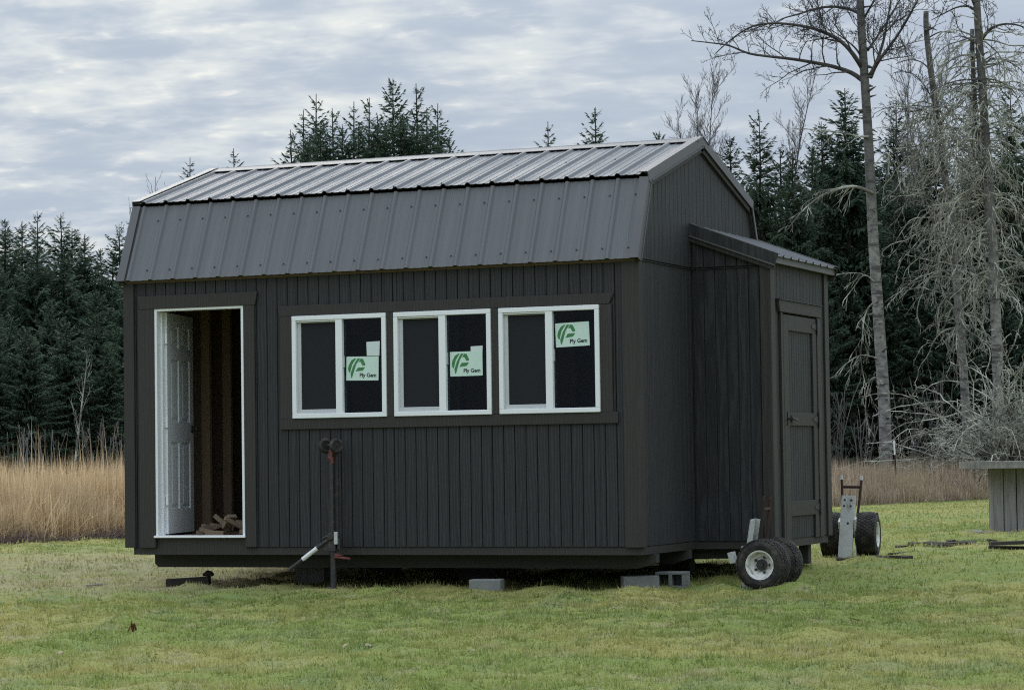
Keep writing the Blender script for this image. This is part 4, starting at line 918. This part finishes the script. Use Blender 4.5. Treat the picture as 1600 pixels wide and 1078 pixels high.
# ------------------------------------------------------------------ trees
def conifer_meshes(h, rb, seed, sparse=0.):
    r = np.random.default_rng(seed); Q, RN = [], []
    z = h * .05
    def kites(o, d, nrm, ln, w, rn):
        o, d, nrm = np.array(o), np.array(d), np.array(nrm); s = np.cross(d, nrm); s /= (np.linalg.norm(s, axis=1, keepdims=True) + 1e-9)
        mid = o + d * (ln * .45)[:, None]; Q.append(np.stack([o, mid + s * (w * .5)[:, None], o + d * ln[:, None] + nrm * (-.1 * ln)[:, None], mid - s * (w * .5)[:, None]], 1)); RN.append(rn)
    while z < h * .985:
        t = z / h; reach = rb * (1 - t) ** .62 * (1.0 if t > .12 else .75 + t * 2); nb = 5 if t < .85 else 4
        a0 = r.uniform(0, 6.28)
        for b in range(nb):
            if r.random() < .06 + sparse * (.28 if t > .5 else .15): continue
            Lb = max(.10, reach * r.uniform(.55, 1.15)); a = a0 + b * 6.283 / nb + r.normal(0, .3); pitch = math.radians(-14 + 62 * t ** 2.2 + r.normal(0, 8))
            n = max(4, int(Lb / .072)); s = (np.arange(n) + r.random(n) * .6) / n
            droop = -.22 * Lb * np.sin(s * 2.4) * (1 - t) ; rad = s * Lb * math.cos(pitch); zz = z + s * Lb * math.sin(pitch) + droop + .10 * Lb * s ** 3
            base = np.stack([np.cos(a) * rad, np.sin(a) * rad, zz], 1)
            out = np.array([np.cos(a), np.sin(a), 0.]); sidev = np.array([-np.sin(a), np.cos(a), 0.])
            for sg in (-1, 1, 0):
                k = n if sg else n
                ln = (.06 + .36 * min(1, Lb) * (1 - .7 * s) ) * r.uniform(.7, 1.3, n) if sg else np.full(n, Lb / n * 2.2)
                dv = out * r.uniform(.45, .9, (n, 1)) + sidev * sg * r.uniform(.5, .9, (n, 1)) + np.array([0, 0, 1.]) * r.normal(-.18 if t < .8 else .15, .18, (n, 1))
                if sg == 0: dv = out + np.array([0, 0, 1.]) * (math.sin(pitch) + r.normal(0, .1, (n, 1)))
                dv /= np.linalg.norm(dv, axis=1, keepdims=True)
                nv = np.array([0, 0, 1.]) + r.normal(0, .45, (n, 3)); w = ln * .22 + .02
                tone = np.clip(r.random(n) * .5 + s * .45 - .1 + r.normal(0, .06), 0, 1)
                kites(base, dv, nv, ln, w, tone)
                if sg and t < .8:      # hanging secondary sprays
                    hv = dv * .5 + np.array([0, 0, -1.]) * r.uniform(.3, .8, (n, 1)); hv /= np.linalg.norm(hv, axis=1, keepdims=True)
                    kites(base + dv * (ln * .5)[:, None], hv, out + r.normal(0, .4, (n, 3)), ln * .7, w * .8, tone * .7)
        z += (.16 + .10 * (1 - t)) * r.uniform(.8, 1.2) * (1 + sparse * .6 * t) * (h / 12) ** .5
    crown = quad_mesh('crown', np.concatenate(Q), M['needles'], np.concatenate(RN))
    m = MB(); zs = np.linspace(-.2, h, 9); m.tube([(.03 * math.sin(k * 1.3) * (1 if k < 8 else 0), .03 * math.cos(k * 1.7) * (1 if k < 8 else 0), zz) for k, zz in enumerate(zs)], [max(.012, .013 * h * (1 - zz / h) ** .9 + .008) for zz in zs], 7)
    me = bpy.data.meshes.new('trunk'); me.from_pydata(m.v, [], m.f); me.materials.append(M['confbark']); me.update()
    return h, crown, me
CON = [conifer_meshes(12, 2.6, 100, .15), conifer_meshes(12, 2.5, 101, .5), conifer_meshes(12, 2.9, 102, .05), conifer_meshes(12, 2.1, 103, .8), conifer_meshes(12, 3.1, 104, .35)]
proto = []
for h, cm, tm in CON: proto.append((h, cm, tm))
rt_ = random.Random(5)
def conifer(u, v, d, var, label, group, wide=1.):
    top = at_depth(u, v, d); gzv = float(ground_z(top[0], top[1])); h = float(top[2]) - gzv
    ph, cm, tm = proto[var]; s = h / ph
    root = empty('conifer', (top[0], top[1], gzv), rt_.uniform(0, 6.28)); root.scale = (s * wide, s * wide, s)
    for nm, me_ in (('trunk', tm), ('crown', cm)):
        o = bpy.data.objects.new(nm, me_); COL.objects.link(o); o.parent = root
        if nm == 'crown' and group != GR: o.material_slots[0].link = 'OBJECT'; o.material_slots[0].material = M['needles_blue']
    tag(root, label, 'conifer', group); return root
GL, GM, GR = 'conifers of the wood left of the shed', 'conifers showing above the roof', 'conifers of the wood right of the shed'
LT = [(8, 342, 'dark conifer top at the left edge of the photo'), (34, 348, 'bushy conifer second from the left edge'), (58, 330, 'slim pointed conifer left of the two tall pale tops'), (95, 335, 'tall feathery conifer with open top left of the shed'), (132, 368, 'lower conifer between the feathery top and the shed'), (157, 388, 'short ragged conifer close left of the shed'), (186, 350, 'narrow conifer just left of the roof corner'), (214, 322, 'conifer tip poking up beside the left roof edge')]
for i, (u, v, lab) in enumerate(LT): conifer(u, v, 104 + (i * 5) % 9, (0, 2, 1, 4, 2, 0, 4, 1)[i], lab, GL, (1.2, 1.2, 1., 1.15, 1.2, 1.2, 1.05, 1.)[i])
for row, (d, vt, st) in enumerate(((112, 385, 52), (100, 425, 55), (93, 470, 60), (88, 520, 62))):
    u = -190 + row * 17
    while u < 400:
        conifer(u + rt_.uniform(-14, 14), vt + rt_.uniform(-38, 30), d + rt_.uniform(-2, 2), rt_.choice((0, 2, 2, 4)), 'dark green conifer in the dense mass of the wood left of the shed', GL, rt_.uniform(1.1, 1.5)); u += st
MT = [(297, 246, 3, 'thin conifer leader above the left end of the roof'), (365, 232, 3, 'tiny conifer tip with bare leader above the roof, left of the group'), (454, 203, 1, 'leftmost small conifer of the clump over the roof'), (474, 172, 3, 'conifer with long bare leader at the left of the clump'), (494, 147, 1, 'conifer with bent tip in the left half of the clump'), (519, 169, 1, 'short conifer right of the bent tip'), (553, 159, 3, 'thin see-through conifer in the gap of the clump'), (577, 153, 1, 'spiky conifer left of the broad tallest one'), (614, 123, 2, 'broad tallest conifer above the roof'), (650, 131, 1, 'pointed conifer right of the broad tallest one'), (667, 168, 3, 'small conifer behind the right side of the clump'), (684, 162, 1, 'conifer with long leader at the right of the clump'), (702, 214, 0, 'low conifer at the right end of the clump'), (856, 190, 3, 'sparse conifer tip above the middle of the roof ridge'), (930, 168, 1, 'small dense conifer top above the roof ridge'), (1030, 205, 0, 'tiny dark conifer tip beside the ridge end')]
for u, v, k, lab in MT: conifer(u, v, 108 + (u % 7), k, lab, GM, 1.0 if k != 2 else .85)
for u, v in ((480, 215), (515, 212), (545, 225), (580, 205), (600, 210), (630, 195), (660, 205), (690, 225), (560, 200), (645, 190), (700, 240), (500, 190), (535, 195), (590, 180), (625, 175), (672, 195)): conifer(u, v, 104, rt_.choice((0, 2)), 'lower conifer filling the clump above the roof', GM, .9)
RT = [(1186, 178, 71, 4, 'ragged open conifer with drooping boughs right of the gable'), (1320, 138, 72, 2, 'broad tall conifer behind the pale alder trunk'), (1283, 190, 74, 0, 'conifer left shoulder of the broad tall one'), (1238, 232, 70, 0, 'lower dark conifer between ragged and broad ones'), (1400, 150, 82, 3, 'thin conifer between the two alder trunks'), (1460, 178, 76, 4, 'dark conifer behind the broken snag'), (1520, 165, 78, 0, 'conifer behind the double trunk'), (1578, 135, 74, 4, 'tall ragged conifer at the right edge'), (1625, 150, 76, 2, 'conifer just outside the right edge of the wood')]
for u, v, d, k, lab in RT: conifer(u, v, d, k, lab, GR, {2: 1.15, 4: .85}.get(k, 1.0))
for row, (d, vt, st) in enumerate(((82, 225, 60), (76, 262, 58), (72, 335, 62), (69.5, 430, 60))):
    u = 1090 + row * 19
    while u < 1800:
        conifer(u + rt_.uniform(-16, 16), vt + rt_.uniform(-30, 30), d + rt_.uniform(-1, 1), rt_.choice((0, 2, 2, 4)), 'very dark conifer in the dense mass of the wood right of the shed', GR, rt_.uniform(1.0, 1.25)); u += st
# the wood goes on behind the shed
for u in range(450, 1090, 80): conifer(u + rt_.uniform(-20, 20), 330 + rt_.uniform(-30, 30), 100 + rt_.uniform(-6, 6), rt_.choice((0, 2, 4)), 'conifer of the wood hidden behind the shed', GM, 1.2)

# ---- bare broadleaf trees
class Tree:
    def __init__(s, seed): s.r = random.Random(seed); s.lines = []
    def path(s, p, d, ln, n, grav, wob):
        pts = [p.copy()]; d = d.normalized()
        for i in range(n):
            d = (d + Vector((s.r.gauss(0, wob), s.r.gauss(0, wob), s.r.gauss(0, wob) + grav))).normalized(); p = p + d * (ln / n); pts.append(p.copy())
        return pts
    def rad(s, n, r0, r1): return [r0 + (r1 - r0) * i / (n - 1) for i in range(n)]
    def grow(s, pts, r0, level, dens, lmax, grav, mi, spread=.9, start=.15, wob=.12, rmin=.006, up=.1):
        ln = sum((b - a).length for a, b in zip(pts[:-1], pts[1:])); n = max(1, int(ln * dens))
        for k in range(n):
            t = start + (1 - start) * (k + s.r.random()) / n; f = t * (len(pts) - 1); i = min(int(f), len(pts) - 2); p = pts[i].lerp(pts[i + 1], f - i); d = (pts[i + 1] - pts[i]).normalized()
            side = Vector((s.r.gauss(0, 1), s.r.gauss(0, 1), s.r.gauss(0, 1))); side = (side - d * side.dot(d)).normalized()
            nd = (d * s.r.uniform(.5, 1.1) + side * spread + Vector((0, 0, up))).normalized(); l = lmax * (1 - .6 * t) * s.r.uniform(.45, 1.1)
            q = s.path(p, nd, l, 5 if l > .5 else 4, grav, wob); rr_ = max(rmin, r0 * (1 - .75 * t) * .45); s.lines.append((q, s.rad(len(q), rr_, rmin * .7), mi))
            if level > 0: s.grow(q, rr_, level - 1, dens * 1.9, l * .55, grav, mi, spread, .15, wob * 1.2, rmin, up)
    def build(s, name, mats, parent, k_min=3):
        m = MB()
        for pts, rad, mi in s.lines: m.tube(pts, rad, 9 if max(rad) > .12 else 6 if max(rad) > .04 else 3, mi)
        me = bpy.data.meshes.new(name); me.from_pydata(m.v, [], m.f)
        for x in mats: me.materials.append(x)
        me.polygons.foreach_set('material_index', m.m); me.polygons.foreach_set('use_smooth', [True] * len(m.f)); me.update()
        o = bpy.data.objects.new(name, me); COL.objects.link(o); o.parent = parent; return o
def trace(pts, d, org, jit=0., seed=0):
    """photo-traced limb at distance d, wandering in depth, relative to the tree's base"""
    r = random.Random(seed); out = []; off = 0
    for i, (u, v) in enumerate(pts):
        out.append(Vector([float(c) for c in at_depth(u, v, d + off)]) - Vector([float(c) for c in org])); off += r.uniform(-jit, jit)
    # refine
    res = []
    for i in range(len(out) - 1):
        p0, p1, p2, p3 = out[max(i - 1, 0)], out[i], out[i + 1], out[min(i + 2, len(out) - 1)]
        for t in (0, .34, .67): res.append(.5 * (2 * p1 + (p2 - p0) * t + (2 * p0 - 5 * p1 + 4 * p2 - p3) * t * t + (3 * p1 - p0 - 3 * p2 + p3) * t ** 3))
    return res + [out[-1]]
def pxr(px, d): return px * d / FPX / 2
def trunk_mesh(parent, pts, radii, mats, name='trunk', seed=1, k=14, stubs=0, ctop=True):
    m = MB(); r = random.Random(seed); n = len(pts); rad = [radii[0] + (radii[1] - radii[0]) * i / (n - 1) for i in range(n)]; rad[0] *= 1.25; m.tube(pts, rad, k)
    for i in range(stubs):
        f = r.uniform(.05, .9) * (n - 1); j = int(f); p = pts[j].lerp(pts[j + 1], f - j); a = r.uniform(0, 6.28); rr_ = rad[j]
        dv = Vector((math.cos(a), math.sin(a), r.uniform(-.4, .5))); m.tube([p + dv * rr_ * .8, p + dv * (rr_ + r.uniform(.05, .22))], [r.uniform(.02, .05), .01], 5)
    return m.build(name, mats, parent, smooth=True)

# alder with the full trunk
D1 = 62.0; b1_ = on_ground(1383, D1); T1 = empty('bare_alder', b1_); tag(T1, 'tall bare alder with straight pale trunk and long arching left limbs', 'bare tree')
tr = [(1384, 712), (1382, 640), (1377, 560), (1371, 470), (1365, 380), (1361, 300), (1357, 220), (1352, 140), (1347, 60), (1344, 0), (1341, -70), (1338, -150)]
tp_ = trace(tr, D1, b1_); tp_[0].z = -.1
trunk_mesh(T1, tp_, (pxr(20, D1), pxr(10, D1)), M['palebark'], seed=3, stubs=40)
t = Tree(11)
LIM = [([(1350, 128), (1330, 114), (1300, 104), (1270, 98), (1240, 93), (1205, 89), (1170, 84), (1140, 72), (1115, 68), (1080, 64)], 8),
       ([(1346, 105), (1332, 84), (1315, 66), (1295, 54), (1270, 45), (1240, 39), (1205, 37), (1175, 42), (1145, 60), (1118, 84)], 8),
       ([(1344, 22), (1325, 14), (1300, 11), (1275, 14), (1250, 22), (1222, 30), (1200, 44)], 6), ([(1342, -5), (1325, -14), (1300, -22), (1270, -24)], 6),
       ([(1360, 122), (1368, 104), (1380, 86), (1398, 62), (1416, 34), (1432, 4), (1450, -30)], 7), ([(1359, 118), (1370, 96), (1380, 66), (1386, 36), (1392, 0), (1396, -40)], 6), ([(1356, 80), (1368, 62), (1384, 38), (1400, 12), (1414, -20)], 5),
       ([(1349, 30), (1358, 14), (1368, -5), (1378, -40)], 5), ([(1345, 88), (1335, 74), (1318, 60), (1300, 48)], 4)]
for i, (pl, w) in enumerate(LIM):
    q = trace(pl, D1, b1_, .35, i); t.lines.append((q, t.rad(len(q), pxr(w, D1), .012), 0)); t.grow(q, pxr(w, D1), 2, 4.2, 1.8, .015, 0, .9, .10, .14, .0062, .3)
t.build('limbs', [M['limb']], T1)
t = Tree(12)
LOW = [([(1358, 214), (1340, 213), (1310, 207), (1275, 203), (1240, 201)], 4), ([(1364, 303), (1345, 294), (1325, 292), (1300, 299), (1275, 312), (1252, 332), (1228, 362)], 6), ([(1372, 470), (1358, 480), (1350, 500), (1348, 525), (1345, 560), (1352, 600)], 4), ([(1380, 600), (1368, 590), (1358, 600), (1352, 640), (1360, 680)], 4), ([(1366, 440), (1350, 430), (1332, 452), (1318, 470)], 3), ([(1370, 560), (1345, 555), (1318, 572), (1302, 590)], 3), ([(1365, 260), (1385, 240), (1400, 262), (1408, 300)], 3)]
for i, (pl, w) in enumerate(LOW):
    q = trace(pl, D1 - .2, b1_, .3, 20 + i); t.lines.append((q, t.rad(len(q), pxr(w, D1), .010), 0)); t.grow(q, pxr(w, D1), 1, 5., .95, -.22, 0, .7, .15, .14, .009, -.1)
t.build('lichened_limbs', [M['lichen']], T1)

# broken snag with drooping lichened twigs
def droop_tree(name, label, u_tr, width, D, seed, limbs_px, branches, dark_above, second=None):
    base = on_ground(u_tr[0][0], D); T = empty(name, base); tag(T, label, 'bare tree')
    tp_ = trace(u_tr, D, base); tp_[0].z = -.1
    trunk_mesh(T, tp_, (pxr(width[0], D), pxr(width[1], D)), M['palebark'], seed=seed, stubs=22)
    if second:
        q = trace(second[0], D + .25, base); trunk_mesh(T, q, (pxr(second[1][0], D), pxr(second[1][1], D)), M['palebark'], 'second_trunk', seed + 1, stubs=8)
    t = Tree(seed)
    for i, (pl, w) in enumerate(limbs_px):
        q = trace(pl, D, base, .35, seed + i); t.lines.append((q, t.rad(len(q), pxr(w, D), .01), 0)); t.grow(q, pxr(w, D), 2, 3.8, 1.3, .02, 0, .9, .12, .14, .0075, .2)
    if limbs_px: t.build('limbs', [M['limb']], T)
    t = Tree(seed + 50); r = t.r; n = len(tp_)
    for i in range(branches):
        f = r.uniform(.22, dark_above) * (n - 1); j = int(f); p = tp_[j].lerp(tp_[j + 1], f - j); a = r.uniform(0, 6.283)
        d = Vector((math.cos(a), math.sin(a), r.uniform(.1, .9))); ln = r.uniform(.9, 2.4)
        q = t.path(p, d, ln, 11, -.17, .22); t.lines.append((q, t.rad(len(q), .024, .009), 0)); t.grow(q, .022, 2, 3.0, 1.0, -.22, 0, .75, .12, .24, .0078, -.1)
    t.build('drooping_branches', [M['lichen']], T); return T
droop_tree('broken_snag', 'bare leaning tree with snapped off top, hung with grey green lichened twigs', [(1512, 705), (1508, 620), (1502, 540), (1494, 440), (1485, 350), (1476, 270), (1466, 200), (1457, 130), (1450, 75), (1447, 40), (1447, 18)], (14, 8), 64.0, 31,
           [([(1455, 112), (1440, 98), (1420, 94), (1400, 100)], 3), ([(1462, 165), (1448, 140), (1430, 118), (1412, 112)], 3), ([(1450, 60), (1470, 50), (1490, 52)], 3), ([(1468, 200), (1480, 180), (1500, 165), (1520, 140)], 4), ([(1468, 190), (1440, 172), (1415, 170), (1395, 182)], 3)], 130, .66)
droop_tree('twin_trunk_alder', 'double trunked bare alder near the right edge, one stem snapped, draped in lichened twigs', [(1566, 705), (1560, 600), (1556, 500), (1552, 400), (1546, 310), (1541, 230), (1536, 150), (1531, 80), (1527, 20), (1524, -40), (1520, -120)], (18, 10), 61.5, 41,
           [([(1534, 62), (1545, 48), (1560, 40), (1580, 38), (1602, 44), (1630, 60)], 6), ([(1526, 18), (1512, 10), (1494, 12), (1474, 22), (1455, 32)], 5), ([(1522, 8), (1515, -8), (1505, -25)], 4), ([(1526, 70), (1515, 62), (1500, 57), (1488, 60)], 4), ([(1538, 128), (1525, 125), (1500, 126), (1478, 132), (1462, 140)], 4), ([(1534, 100), (1560, 92), (1590, 105), (1615, 130)], 3)], 150, .74,
           second=([(1556, 480), (1545, 360), (1533, 260), (1524, 170), (1520, 100), (1519, 46)], (8, 7)))

# lichened shrub at the right
SD = 58.5; sb = on_ground(1585, SD); SHB = empty('lichened_shrub', sb); tag(SHB, 'large arching pale lichened shrub behind the spool table', 'shrub')
t = Tree(61); r = t.r
for i in range(240):
    a = r.uniform(0, 6.283); el = r.uniform(.35, 1.5); d = Vector((math.cos(a) * math.cos(el), math.sin(a) * math.cos(el), math.sin(el))); toleft = -(CR[0] @ np.array(d)); ln = r.uniform(2.3, 5.2) * (1 - .38 * max(0, toleft))
    q = t.path(Vector((r.gauss(-.15, .35), r.gauss(0, .35), .05)), d, ln, 15, -.105, .2); t.lines.append((q, t.rad(len(q), .026, .011), 0)); t.grow(q, .024, 2, 4.0, .8, -.13, 0, .9, .12, .28, .0066, .1)
t.build('branches', [M['lichen']], SHB)

# thin bare trees
def bare_tree(name, u, vtop, d, seed, spread, label, cat='bare tree', group=None, stems=1, mk='twig', dens=2.0, lvl=2, rt0=.05):
    top = at_depth(u, vtop, d); g = on_ground(u, d); H = float(top[2] - g[2]); T = empty(name, g); tag(T, label, cat, group); t = Tree(seed); r = t.r
    m = MB()
    for sidx in range(stems):
        a = r.uniform(0, 6.28); tilt_ = 0 if stems == 1 else r.uniform(.05, .30)
        q = t.path(Vector((0, 0, -.1)), Vector((math.cos(a) * tilt_, math.sin(a) * tilt_, 1)), H * (1 if stems == 1 else r.uniform(.75, 1)), 12, .02, .045); rad = t.rad(len(q), rt0 * (H / 9) + .012, .009); m.tube(q, rad, 7)
        t.grow(q, rad[0] * .9, lvl, dens * (2.1 if stems == 1 else 1.2), H * spread, .05, 0, .75, .30 if stems == 1 else .2, .12, .0052, .55)
    m.build('trunk' if stems == 1 else 'stems', M[mk], T, smooth=True); t.build('crown', [M[mk]], T); return T
G2 = 'thin bare trees behind the gable'
bare_tree('bare_tree', 1098, 122, 92, 71, .22, 'thin bare tree rising just right of the roof ridge end', group=G2)
bare_tree('bare_tree', 1152, 140, 95, 72, .22, 'thin bare tree between the gable and the ragged conifer', group=G2)
bare_tree('bare_tree', 1240, 95, 84, 73, .20, 'fine twigged bare tree under the long alder limbs', group=G2)
bare_tree('bare_tree', 1128, 190, 88, 77, .25, 'low bare tree close behind the gable edge', group=G2)
bare_tree('bare_tree', 1425, 60, 80, 74, .22, 'bare tree behind, between alder trunk and snag', group=G2)
bare_tree('bare_tree', 1490, 70, 79, 75, .24, 'bare tree behind, between snag and double trunk', group=G2)
bare_tree('bare_tree', 1590, 80, 78, 76, .22, 'bare tree behind the double trunk at the right edge', group=G2)
bare_tree('bare_shrub', 262, 262, 90, 78, .14, 'bare upright twigs rising over the left roof edge', 'shrub', stems=7, lvl=1)
bare_tree('bare_sapling', 112, 548, 74, 79, .30, 'pale bare sapling before the left conifers', 'sapling', mk='lichen', rt0=.07, lvl=1)
for i, (u, v, d) in enumerate(((30, 655, 66), (75, 645, 68), (160, 640, 67), (-30, 650, 66), (200, 650, 70))): bare_tree('bare_bush', u, v, d, 80 + i, .28, ('grey bare bush behind the reeds at the left edge', 'grey bare bush behind the reeds left of the sapling', 'grey bare bush behind the reeds right of the sapling', 'grey bare bush behind the reeds beyond the left edge', 'grey bare bush behind the reeds beside the shed wall')[i], 'bush', 'bare bushes behind the reeds', stems=9, lvl=2, rt0=.002, dens=2.4)
for i, (u, v, d) in enumerate(((1310, 560, 66), (1420, 590, 66), (1470, 560, 66), (1345, 620, 65))): bare_tree('bare_bush', u, v, d, 90 + i, .28, ('bare bush in the shade just right of the annex', 'bare bush at the wood edge right of the alder trunk', 'bare bush below the broken snag', 'low bare bush left of the alder trunk')[i], 'bush', 'bare bushes at the right wood edge', stems=9, lvl=2, rt0=.002, dens=2.4)
